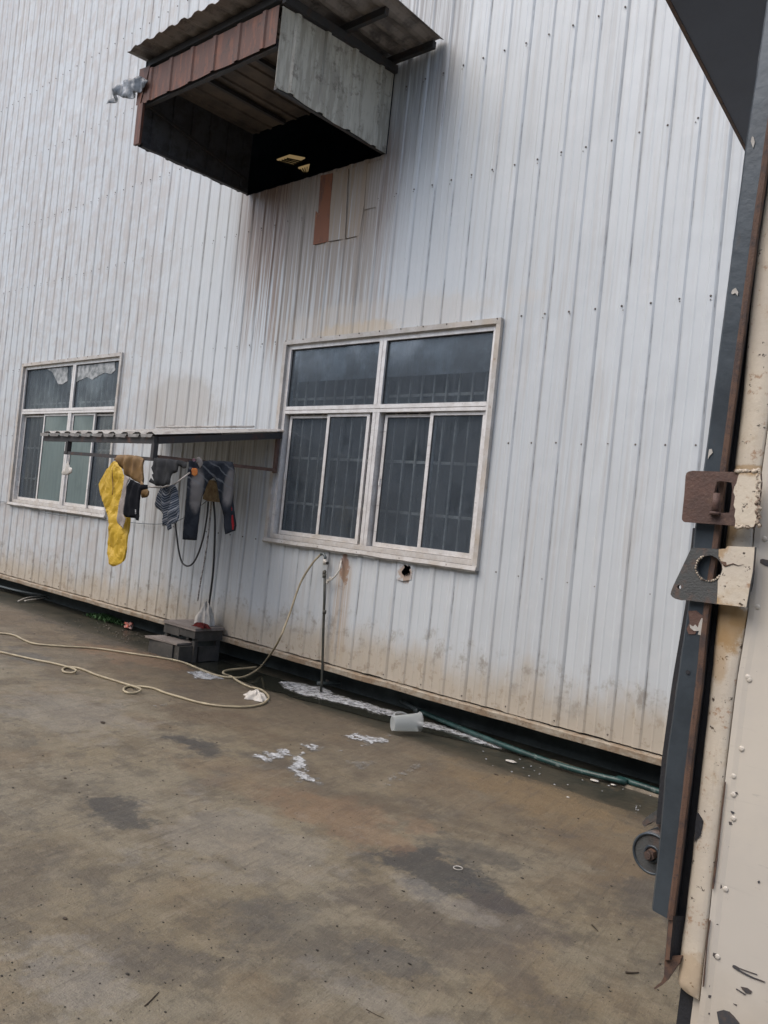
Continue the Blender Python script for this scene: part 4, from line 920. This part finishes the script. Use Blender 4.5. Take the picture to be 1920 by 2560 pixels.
foam(R6([(245, 945), (330, 945), (430, 960), (560, 985), (620, 1025), (720, 1055), (900, 1105), (1050, 1150), (1000, 1175), (860, 1150), (740, 1110), (600, 1075), (480, 1055), (350, 1015), (290, 990)]), -.16, 'long white raft of soap foam floating in the dark gutter left of the jug', z=WZ, seed=1)
foam(R6([(1120, 1185), (1300, 1225), (1480, 1285), (1700, 1345), (1700, 1385), (1520, 1345), (1400, 1290), (1260, 1255), (1130, 1225)]), -.12, 'thin line of white foam trailing along the green pipe', z=WZ+.002, seed=2, sc=12)
foam(R5([(1020, 655), (1100, 650), (1200, 675), (1230, 695), (1130, 698), (1060, 690)]), -.15, 'small white foam patch beside the hose crossing', seed=3, sc=12)
foam(R6([(640, 1290), (760, 1275), (850, 1300), (980, 1290), (960, 1340), (900, 1370), (780, 1365), (800, 1330), (690, 1330)]), .02, 'two bright soap splashes on the concrete below the jug', seed=4, streak=1.6)
foam(R6([(60, 1415), (170, 1395), (330, 1370), (340, 1420), (300, 1440), (200, 1470), (90, 1450)]), .05, 'left soap splash on the concrete in front of the gutter', seed=5, streak=1.7)
foam(R6([(330, 1420), (420, 1400), (470, 1480), (440, 1540), (560, 1580), (540, 1620), (350, 1590), (300, 1500)]), .02, 'largest soap splash in the middle of the yard stain', seed=6, streak=1.3)
foam(R6([(390, 1350), (480, 1345), (560, 1375), (500, 1400), (430, 1395)]), .08, 'faint soap smear above the largest splash', seed=7)
foam(R6([(600, 1390), (700, 1350), (720, 1390), (660, 1430), (610, 1440)]), .1, 'faint grey soap smear between the splashes', seed=8, mat=M_foam2)
foam(R6([(670, 1455), (800, 1450), (900, 1470), (880, 1510), (780, 1540), (700, 1500)]), .03, 'pale round soap smear right of the largest splash', seed=9, mat=M_foam2)
foam(R6([(880, 1620), (960, 1540), (1100, 1470), (1320, 1450), (1240, 1500), (1060, 1580), (980, 1640), (900, 1660)]), .17, 'broken streaky soap residue trailing off to the right', seed=10, mat=M_foam2, streak=2.)
foam(R5([(800, 830), (850, 825), (940, 815), (930, 850), (830, 860)]), .12, 'faint soap specks in front of the hose', seed=12, mat=M_foam2)
bm = BM()                       # bubbles and flecks in the gutter at right
for i in range(34):
    u = random.uniform(1180, 1650); v = 1890+(u-1200)*.31+random.uniform(-34, 26); p = pz(u, v, GZ-.02)
    if p.y > -.06 or p.y < jag(p.x)+.02: continue
    r_ = random.choice((.003, .004, .006, .008)); cyl(bm, p, (0, 0, 1), r_, .003, 7)
tag(obj('foam_flecks', bm, M_foam), 'scattered white foam flecks on the wet gutter at right', 'foam', kind='stuff')
for (u, v, ln, dx, lab) in ((1278, 1903, .10, .6, 'curled white scrap in the gutter past the jug'), (1486, 1951, .08, -.1, 'flat white scrap floating near the green pipe'), (1533, 1962, .045, 0, 'smallest white scrap nearest the truck')):
    p = pz(u, v, GZ-.018); bm = BM(); blob(bm, p, 1, (ln*.5, ln*.28, .006), .5, 2, u); tag(obj('white_scrap', bm, M_litter), lab, 'scrap', 'white scraps in the gutter')
# weeds
bm = BM(); c0 = pz(262, 1545, GZ)
for i in range(1500):
    a = random.gauss(0, 1); b = random.gauss(0, 1); x = c0.x+a*.23-.05*b; y = c0.y+b*.07+.03
    h = random.uniform(.015, .075)*math.exp(-(a*a)*.25); t = random.uniform(0, 6.28); l = random.uniform(.004, .012)
    p = Vector((x, y, GZ-.02)); d = Vector((math.cos(t), math.sin(t), 0)); tip = p+d*h*.6+Vector((0, 0, h))
    s_ = d.cross(Vector((0, 0, 1)))*l; m_ = p.lerp(tip, .6)
    bm.faces.new([bm.verts.new(q) for q in (p, m_+s_, tip, m_-s_)])
tag(obj('weeds', bm, M_grass), 'low clump of green weeds growing in the gutter left of the steps', 'weeds', kind='stuff')
p = pz(322, 1568, GZ)
crumple('crumpled_wrapper', (p.x, p.y, GZ+.02), .075, (1, .6, .5), M_redlit, 'crumpled white and red wrapper by the weeds', 'wrapper', 3.1)
bm = BM()
for i in range(160):
    u = random.gauss(300, 70); v = 1545+(u-240)*.30+random.gauss(18, 12); p = pz(u, v, GZ-.01)
    if p.y > 0: continue
    blob(bm, p, random.uniform(.004, .014), (1, 1, .5), .5, 1, i)
tag(obj('gutter_gravel', bm, simple('gravel', (.16, .14, .115), (.06, .055, .045), 30)), 'loose pale gravel and crumbs in the left part of the gutter', 'gravel', kind='stuff')
bm = BM()
for i in range(750):
    u = random.uniform(-50, 1750); v = random.triangular(1700, 2620, 2350)
    p = pz(u, v, GZ)
    if p.y > jag(p.x)-.05: continue
    r_ = random.choice((.0015, .002, .0025, .003, .004)); blob(bm, p+Vector((0, 0, r_*.3)), r_, (random.uniform(.8, 2), 1, .6), .6, 1, i)
for i in range(420):
    x, y = random.uniform(-11, 0), random.uniform(-5.5, -.8); r_ = random.choice((.003, .004, .006)); blob(bm, (x, y, GZ+r_*.3), r_, (random.uniform(.8, 2), 1, .6), .6, 1, i)
tag(obj('dark_grit', bm, M_dirt), 'dark specks of grit scattered over the concrete yard', 'grit', kind='stuff')
bm = BM(); q = pz(1145, 2170, GZ+.004); R__ = ring(q, (0, 0, 1), .024, 24); tube(bm, R__+[R__[0]], .0025, 6, cap=False); tag(obj('rubber_band', bm, M_litter), 'small pale rubber ring lying on the dark oil stain', 'ring')
def twig(pts, r, label):
    bm = BM(); tube(bm, catmull([pz(u, v, GZ+r) for u, v in pts], 4), lambda t: r*(1-.5*t), 6); tag(obj('twig', bm, M_twig), label, 'twig', 'twigs on the concrete')
twig([(362, 2515), (378, 2500), (392, 2485), (398, 2480)], .003, 'thin dark twig near the bottom edge, left of centre')
twig([(915, 2523), (935, 2534), (960, 2546)], .002, 'thin straight twig at the bottom edge near the centre')
twig([(1564, 2431), (1580, 2432), (1597, 2431)], .005, 'thick reddish twig on the concrete beside the truck')
twig([(1480, 2312), (1488, 2320), (1495, 2328)], .004, 'short curved twig on the concrete left of the dark rail')
for (u, v, r_, lab) in ((163, 2296, .008, 'dark crumb of dirt on the left of the yard'), (163, 1945, .008, 'dark crumb behind, near the left edge'), (1240, 1936, .010, 'dark crumb right of the soap residue'), (257, 1806, .016, 'flat brown leaf in front of the hose loops')):
    bm = BM(); p = pz(u, v, GZ+r_*.3); blob(bm, p, r_, (1.8, 1, .5), .6, 2, u); tag(obj('crumb', bm, M_twig), lab, 'crumb', 'crumbs on the concrete')
for (u, v, lab) in ((1420, 1993, 'white chip of plaster near the gutter beside the truck'), (776, 2165, 'tiny white chip on the concrete left of the oil stain')):
    bm = BM(); p = pz(u, v, GZ+.004); blob(bm, p, .011 if u > 1000 else .005, (1.4, .8, .5), .6, 1, u); tag(obj('plaster_chip', bm, M_litter), lab, 'chip', 'white chips on the concrete')

# ------------------------------------------------------------------ unseen hall added behind the camera to shade the yard and reflect in glass
opp = thing('added_shade_hall', 'unseen grey corrugated hall added behind the viewer to shade the yard', 'building')
bm = BM(); box(bm, (-34, -24, GZ), (16, -17, 7.5)); obj('wall', bm, M_awn, opp)
bm = BM(); plate(bm, [Vector(p) for p in ((-34.6, -16.4, 7.5), (16.6, -16.4, 7.5), (16.6, -24.6, 9.6), (-34.6, -24.6, 9.6))], (0, 0, 1), .08); obj('roof', bm, M_awn, opp)
for x in (-26, -14, -2, 8):
    bm = BM(); box(bm, (x, -16.99, .0), (x+3.4, -16.95, 3.6)); obj('door', bm, M_step, opp)
# ------------------------------------------------------------------ truck
TY = -4.8
truck = thing('parked_truck', 'cream painted truck body with dark hinge rail and welded latch plates, at the right edge', 'truck')
def T(u, v, d=0): return py(u, v, TY-d)      # d > 0 stands proud of the side, towards the yard
V0 = -500
cO = [(V0, 2000), (0, 1917), (361, 1864), (600, 1833), (1176, 1757), (1317, 1732), (1503, 1715), (1700, 1681), (1900, 1654), (2060, 1640)]
c1 = [(V0, 2001), (0, 1918), (361, 1865), (600, 1834), (1176, 1759), (1317, 1737), (1503, 1722), (1700, 1694), (1900, 1666), (2121, 1647), (2276, 1629)]
c2 = [(V0, 2042), (0, 1965), (600, 1880), (1176, 1803), (1317, 1790), (1561, 1757), (1700, 1744), (1900, 1719), (2079, 1699), (2186, 1686), (2297, 1671), (2392, 1662), (2440, 1660)]
c5 = [(V0, 2070), (0, 1990), (600, 1896), (790, 1874), (1007, 1856), (1176, 1836), (1317, 1819), (1518, 1796), (1683, 1781), (1906, 1756), (2109, 1734), (2300, 1713), (2407, 1699), (2446, 1695)]
cS = [(V0, 2150), (0, 2070), (1181, 1905), (1322, 1887), (1534, 1871), (1700, 1843), (1951, 1813), (2079, 1799), (2222, 1781), (2297, 1774), (2392, 1762), (2497, 1751), (2700, 1725)]
def strip(bm, tabs, v0, v1, n=30, mis=None, wob=0, vend=None):
    rows = []
    for i in range(n+1):
        row = []
        for q, (tab, off, d) in enumerate(tabs):
            v = v0+((vend[q] if vend and i == n else v1)-v0)*i/n
            u = interp(v, tab)+off + (wob*noise.noise(Vector((v*.03, q*3, 1))) if 0 < q < len(tabs)-1 else 0)
            row.append(bm.verts.new(T(u, v, d)))
        rows.append(row)
    for a, b in zip(rows, rows[1:]):
        for k in range(len(tabs)-1):
            f = bm.faces.new([a[k], a[k+1], b[k+1], b[k]]); f.material_index = mis[k] if mis else 0
bm = BM(); strip(bm, [(c1, 4, -.055), (c1, 0, -.05), (c1, 0, .018), (c1, 3, .022), (c2, -4, .022), (c2, 0, .026), (c2, 10, .024), (c2, 16, .012), (c2, 22, -.02), (c5, 14, -.02)], V0, 2270, 60, [0, 0, 0, 0, 1, 1, 1, 2, 2], wob=1.6, vend=[2270, 2270, 2270, 2276, 2296, 2299, 2301, 2301, 2301, 2301])
strip(bm, [(c2, 0, -.02), (c2, 1, .020), (c2, 12, .022), (c2, 20, .008), (c5, 14, -.02)], 2290, 2400, 8, [2, 1, 2, 2])
bmesh.ops.recalc_face_normals(bm, faces=bm.faces)
obj('hinge_rail', bm, [M_rail, M_ridge, M_recess], truck)  # recess faces get a darker colour for the inset shadow
bm = BM(); plate(bm, [T(u, v, .012) for u, v in ((1662, 2392), (1660, 2440), (1653, 2455), (1634, 2470), (1637, 2474), (1655, 2463), (1667, 2452), (1686, 2425), (1699, 2407), (1704, 2392))], (0, 1, 0), .008); obj('bent_tail', bm, M_ridge, truck)
bm = BM(); strip(bm, [(cO, 0, -.07), (cO, 0, -.045), (c1, 4, -.045), (c1, 6, -.07)], 1320, 2060, 24); obj('back_strip', bm, M_recess, truck)
# rounded cream corner post
bm = BM(); strip(bm, [(c5, 10, -.03), (c5, 0, -.004), (c5, 3, .003), (c5, 9, .006), (c5, 36, .007), (cS, -9, .006), (cS, -3, .003), (cS, 0, -.006)], V0, 2446, 60, wob=2.2)
rows = []; prf = [(c5, 10, -.03), (c5, 0, -.004), (c5, 3, .003), (c5, 9, .006), (c5, 36, .007), (cS, -9, .006), (cS, -3, .003), (cS, 0, -.006)]
for i in range(9):
    t = i/8; v = 2446+t*54; lim = 1695+(t**2.2)*52
    rows.append([bm.verts.new(T(max(interp(v, tb), lim-(t*0))+max(0, off*(1 if q > 4 else 1-t)), v, d)) for q, (tb, off, d) in enumerate(prf)] if 0 else [bm.verts.new(T(min(max(interp(v, tb)+off, lim), interp(v, cS)), v, d-t*t*.004)) for tb, off, d in prf])
for a, b in zip(rows, rows[1:]):
    for k in range(7): bm.faces.new([a[k], a[k+1], b[k+1], b[k]])
bmesh.ops.remove_doubles(bm, verts=bm.verts, dist=2e-4)
bmesh.ops.recalc_face_normals(bm, faces=bm.faces)
obj('corner_post', bm, M_cream, truck, smooth=True)
bm = BM(); plate(bm, [T(u, v, -.012) for u, v in ((1702, 2470), (1752, 2480), (1752, 2700), (1672, 2700))], (0, 1, 0), .05); obj('lower_post', bm, M_recess, truck)
# body: riveted side panel, box behind
bm = BM(); rows = []
for i in range(61):
    v = V0+(2700-V0)*i/60; u = interp(v, cS); a = T(u, v, -.006); dx = .0
    rows.append([bm.verts.new(p) for p in (a+Vector((-.012, .004, 0)), a, a+Vector((.003, -.0095, 0)), a+Vector((.012, -.010, 0)), a+Vector((.02, -.0085, 0)), a+Vector((.10, -.008, 0)), a+Vector((.3, -.008, 0)), Vector((4.2, a.y-.008, a.z)))])
for a, b in zip(rows, rows[1:]):
    for k in range(7): bm.faces.new([a[k], a[k+1], b[k+1], b[k]])
def chips(lst, d=.0035):
    for q in lst: plate(bm, [T(u, v, d) for u, v in q], (0, 1, 0), .0008, mi=1)
chips([tr2([(1180, 1718), (1200, 1722), (1240, 1745), (1385, 1797), (1380, 1802), (1235, 1752), (1230, 1758), (1340, 1815), (1450, 1858), (1440, 1864), (1330, 1825), (1220, 1768), (1175, 1735)]),
       tr2([(1045, 2110), (1100, 2095), (1150, 2110), (1190, 2150), (1235, 2205), (1240, 2240), (1070, 2240), (1055, 2170)]), tr2([(1245, 1900), (1300, 1910), (1340, 1940), (1330, 1960), (1290, 1955), (1260, 1925)]), tr2([(1210, 1915), (1290, 1965), (1280, 1970), (1205, 1922)]),
       tr2([(1062, 1040), (1085, 1045), (1090, 1070), (1075, 1080), (1062, 1060)]), tr2([(1385, 1018), (1400, 1010), (1408, 1022), (1395, 1036)]), tr2([(1160, 425), (1180, 432), (1195, 440), (1180, 455), (1168, 445)]), tr2([(1145, 515), (1165, 520), (1175, 540), (1150, 545)]),
       tr2([(1145, 280), (1215, 268), (1225, 290), (1200, 282), (1150, 290)]), tr2([(1105, 685), (1110, 690), (1108, 720), (1103, 718)]), tr2([(1005, 1610), (1045, 1625), (1060, 1660), (1075, 1672), (1035, 1668), (1012, 1640)]), tr2([(1020, 1372), (1055, 1374), (1060, 1382), (1022, 1380)]),
       tr2([(1180, 2040), (1212, 2050), (1212, 2062)]), tr2([(965, 1885), (990, 1890), (985, 1905), (968, 1900)]), tr2([(968, 1965), (1000, 1975), (990, 2000), (972, 1990)]), tr2([(975, 2120), (985, 2118), (986, 2132), (976, 2134)]),
       tr1([(1520, 1110), (1570, 1095), (1640, 1110), (1700, 1130), (1700, 1190), (1600, 1160), (1550, 1135)]), tr1([(1495, 1185), (1525, 1190), (1530, 1210), (1510, 1218), (1498, 1208)]), tr1([(1515, 1010), (1545, 1015), (1540, 1032), (1520, 1030)]), tr1([(1560, 510), (1575, 500), (1580, 530), (1560, 540)]), tr1([(1565, 615), (1600, 590), (1570, 640)])])
rs_ = [tr2([(1118, 186), (1112, 186), (1095, 300), (1075, 420), (1055, 600), (1040, 860), (1005, 1080), (1015, 1090), (1045, 900), (1062, 640), (1090, 420), (1105, 300)])]
bmesh.ops.recalc_face_normals(bm, faces=bm.faces)
obj('side_panel', bm, [M_side, M_chip], truck)
for nm, q in (('rust_gap', tr2([(1118, 186), (1113, 186), (1098, 300), (1080, 420), (1064, 600), (1042, 800), (1012, 1000), (1005, 1085), (1016, 1080), (1046, 850), (1072, 600), (1090, 420), (1106, 300)])), ('rust_gap', tr2([(990, 1345), (982, 1345), (960, 1500), (948, 1650), (930, 1830), (925, 1900), (934, 1900), (955, 1650), (968, 1500)])), ('paint_chip', tr1([(1495, 1200), (1475, 1300), (1455, 1390), (1462, 1400), (1480, 1320)])), ('paint_chip', tr2([(880, 440), (905, 470), (930, 510), (920, 570), (905, 640), (870, 665), (858, 690), (862, 600), (870, 500)]))):
    bm = BM(); plate(bm, [T(u, v, .0085) for u, v in q], (0, 1, 0), .003); obj(nm, bm, M_ridge if nm == 'rust_gap' else M_recess, truck)
bm = BM(); a = T(1905, 1181); box(bm, (-.47, TY+.05, .72), (4.15, -2.5, 3.2)); obj('cargo_box', bm, M_side, truck)
bm = BM(); box(bm, (-.3, TY+.5, .45), (4.6, TY+.7, .70)); box(bm, (-.3, -3.3, .45), (4.6, -3.1, .70)); box(bm, (-.28, -4.55, .5), (-.16, -2.7, .64)); box(bm, (4.45, -4.7, .3), (6.3, -2.6, 2.6)); obj('chassis', bm, M_recess, truck)
for x in (1.1, 5.3):
    for y in (-4.75, -2.75):
        bm = BM(); cyl(bm, (x, y, GZ+.46), (0, 1, 0), .46, .24, 32); wo = obj('wheel', bm, M_tyre, truck); bm = BM(); cyl(bm, (x, y-.012, GZ+.46), (0, 1, 0), .24, .01, 24); obj('rim', bm, M_recess, wo)
rv = None
for (u, v) in tr1([(1590, 910), (1525, 1540), (1437, 2185)]) + [(1854, 1872), (1873, 1699)] + tr2([(1185, 135), (1185, 490), (1120, 1082), (1052, 1650), (1185, 290)]):
    if rv is None:
        bm = BM(); res = bmesh.ops.create_uvsphere(bm, u_segments=14, v_segments=8, radius=.0042)
        for q in bm.verts: q.co.y *= .32
        rv = obj('rivet', bm, M_side, truck, smooth=True); r2 = rv
    else: r2 = rv.copy(); COL.objects.link(r2); r2.parent = truck
    r2.location = T(u, v, .0035)
# upper latch plate
bm = BM()
pl = tr1([(845, 755), (830, 735), (828, 715), (850, 500), (862, 330), (870, 305), (890, 290), (925, 283), (1360, 297), (1550, 303), (1556, 400), (1540, 560), (1510, 760), (1490, 805), (1462, 812), (1440, 790), (1312, 790), (1080, 772)])
sl_ = tr1([(1150, 385), (1185, 378), (1285, 390), (1292, 450), (1285, 560), (1265, 670), (1172, 672), (1165, 520), (1120, 508), (1135, 440)])
plate(bm, [T(u, v, .040) for u, v in pl], (0, 1, 0), .008, [[T(u, v, .040) for u, v in sl_]])
lp = obj('latch_plate', bm, M_brown, truck)
bm = BM(); plate(bm, [T(u, v, .0415) for u, v in tr1([(1360, 298), (1549, 304), (1554, 400), (1538, 560), (1508, 758), (1488, 800), (1462, 806), (1440, 785), (1318, 789), (1322, 740), (1312, 700), (1322, 640), (1305, 600), (1318, 520), (1302, 480), (1312, 430), (1330, 400), (1345, 340)])], (0, 1, 0), .0012); obj('cream_paint', bm, M_cream, lp)
bm = BM(); cyl(bm, T(1480+1130/3.686, 1100+675/3.686, .044), Vector((.01, 0, 1)), .0055, .032, 14); cyl(bm, T(1480+1128/3.686, 1100+690/3.686, .044), Vector((.01, 0, 1)), .008, .005, 14); obj('pin', bm, M_brown, lp)
bm = BM()
for (u, v) in tr1([(1530+12*math.sin(k), 280+k*13) for k in range(41)] + [(1330+k*16, 288+3*math.sin(k*2)) for k in range(13)] + [(1330+k*14, 802+6*math.sin(k)) for k in range(9)]): blob(bm, T(u, v, .040), random.uniform(.0022, .0042), (1, 1, 1), .6, 1, u)
obj('weld', bm, M_weld, lp)
# lower bracket
bm = BM()
bo = tr1([(905, 1015), (915, 1000), (935, 993), (1165, 1004), (1228, 1000), (1250, 975), (1500, 985), (1492, 1100), (1480, 1220), (1450, 1380), (1422, 1545), (1150, 1512), (870, 1476), (825, 1478), (765, 1462), (738, 1445), (724, 1422), (728, 1395), (750, 1340)])
hc_ = T(1480+1078/3.686, 1100+1180/3.686, .034); ppm = (T(1000, 1200)-T(1001, 1200)).length
sc_ = (T(1760, 1400, .034)-T(1761, 1400, .034)).length/3.686
bh = [hc_+Vector((math.cos(t)*116*sc_*(1+.03*noise.noise(Vector((t*3, 0, 0)))), 0, math.sin(t)*116*sc_*(1+.03*noise.noise(Vector((t*3, 5, 0)))))) for t in [2*math.pi*k/36 for k in range(36)]]
h2_ = T(1480+803/3.686, 1100+1356/3.686, .034); sh = [h2_+Vector((math.cos(t)*19*sc_, 0, math.sin(t)*21*sc_)) for t in [2*math.pi*k/14 for k in range(14)]]
plate(bm, [T(u, v, .034) for u, v in bo], (0, 1, 0), .008, [bh, sh])
lb = obj('latch_bracket', bm, M_bracket, truck)
bm = BM(); ov_ = tr1([(1168, 1006), (1228, 1002), (1250, 977), (1498, 987), (1490, 1100), (1478, 1220), (1448, 1380), (1420, 1542), (1150, 1510), (1158, 1380), (1160, 1290), (1185, 1245), (1203, 1190), (1195, 1130), (1175, 1090), (1166, 1070)])
plate(bm, [T(u, v, .0355) for u, v in ov_], (0, 1, 0), .0012); obj('cream_paint', bm, M_cream, lb)
bm = BM(); tube(bm, [T(u, v, .0362) for u, v in tr1([(1200, 1130), (1235, 1160), (1300, 1140), (1350, 1158), (1400, 1145)])], lambda t: .0014*(1.1-t), 5); plate(bm, [T(u, v, .0362) for u, v in tr1([(1185, 1115), (1235, 1125), (1240, 1160), (1222, 1170), (1205, 1150)])], (0, 1, 0), .0006); obj('rust_crack', bm, M_ridge, lb)
bm = BM()
for k in range(20):
    t = R_(-30-k*11); blob(bm, hc_+Vector((math.cos(t)*120*sc_, -.001, math.sin(t)*120*sc_)), random.uniform(.0012, .0026), (1, 1, 1), .6, 1, k)
obj('burr', bm, M_weld, lb)
# light chips, bolt hole on rail
bm = BM()
for q in (tr1([(900, 1700), (930, 1720), (950, 1700), (975, 1730), (985, 1690), (1010, 1640), (1025, 1650), (1020, 1740), (1000, 1800), (975, 1790), (985, 1760), (940, 1760), (905, 1730)]), [(1840, 650+k*3) for k in ()] or rg(1600, 600, 3.687, [(850, 460), (880, 440), (905, 480), (900, 515), (880, 490), (850, 500), (840, 490)]), rg(1600, 600, 3.687, [(635, 1930), (660, 1925), (670, 1960), (640, 1990), (625, 2020), (630, 1970)]), rg(1560, 0, 3.686, [(1180, 1255), (1195, 1265), (1205, 1310), (1190, 1365), (1178, 1330), (1168, 1300)])):
    bm = BM(); plate(bm, [T(u, v, .0238) for u, v in q], (0, 1, 0), .001); obj('bare_patch', bm, M_litter, truck)
bm = BM(); plate(bm, [T(u, v, .0232) for u, v in tr1([(885, 1575), (960, 1572), (1020, 1620), (1010, 1680), (980, 1720), (950, 1790), (890, 1790), (870, 1740), (900, 1680)])], (0, 1, 0), .001); obj('rust_patch', bm, M_brown, truck)
bm = BM(); cyl(bm, T(1480+885/3.686, 1100+2140/3.686, .0225), (0, -1, 0), .0035, .0012, 12); obj('bolt_hole', bm, M_recess, truck)
# roller and hook behind the rail
rc = T(1480+505/3.352, 1900+785/3.352, -.06); sr = sc_*3.686/3.352
bm = BM(); bigR = 186*sr
cyl(bm, rc, (.0, 1, 0), bigR, .05, 40); ro = obj('roller', bm, M_bracket, truck)
bm = BM(); tube(bm, (lambda q: q+[q[0]])(ring(rc-Vector((0, .001, 0)), (0, 1, 0), bigR*.95, 40)), .0025, 6, cap=False); tube(bm, (lambda q: q+[q[0]])(ring(rc-Vector((0, .001, 0)), (0, 1, 0), bigR*.36, 30)), .0025, 6, cap=False); obj('rim', bm, M_rail, ro)
bm = BM(); cyl(bm, rc+Vector((0, -.014, 0)), (0, 1, 0), bigR*.27, .014, 6); cyl(bm, rc+Vector((0, -.02, 0)), (0, 1, 0), bigR*.15, .008, 16); obj('bolt', bm, M_ridge, ro)
bm = BM(); plate(bm, [T(u, v, -.075) for u, v in tr2([(420, 520), (455, 478), (500, 448), (552, 412), (600, 400), (600, 620), (552, 560), (530, 520), (500, 522), (470, 535), (442, 558), (425, 545)])], (0, 1, 0), .03); obj('hook', bm, M_bracket, truck)
# raised rear door seen from below
bm = BM(); zz = 3.22; e0 = pz(1676, 0, zz); e1_ = pz(1863, 363, zz); dd_ = (e1_-e0).normalized()
n0 = e0-dd_*1.6; n1 = e1_+dd_*.25
v = [Vector((n0.x, n0.y, zz)), Vector((n1.x, n1.y, zz)), Vector((-.3, n1.y, zz)), Vector((-.3, n0.y, zz))]
plate(bm, v, (0, 0, 1), .06)
bm2 = bm
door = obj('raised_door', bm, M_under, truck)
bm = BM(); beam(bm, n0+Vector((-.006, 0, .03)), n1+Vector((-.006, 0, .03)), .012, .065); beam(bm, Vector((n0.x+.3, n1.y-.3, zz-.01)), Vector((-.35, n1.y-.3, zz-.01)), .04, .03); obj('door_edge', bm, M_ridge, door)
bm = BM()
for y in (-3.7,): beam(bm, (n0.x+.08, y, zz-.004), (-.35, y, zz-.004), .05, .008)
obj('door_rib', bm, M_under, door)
print('objects', len(bpy.data.objects))
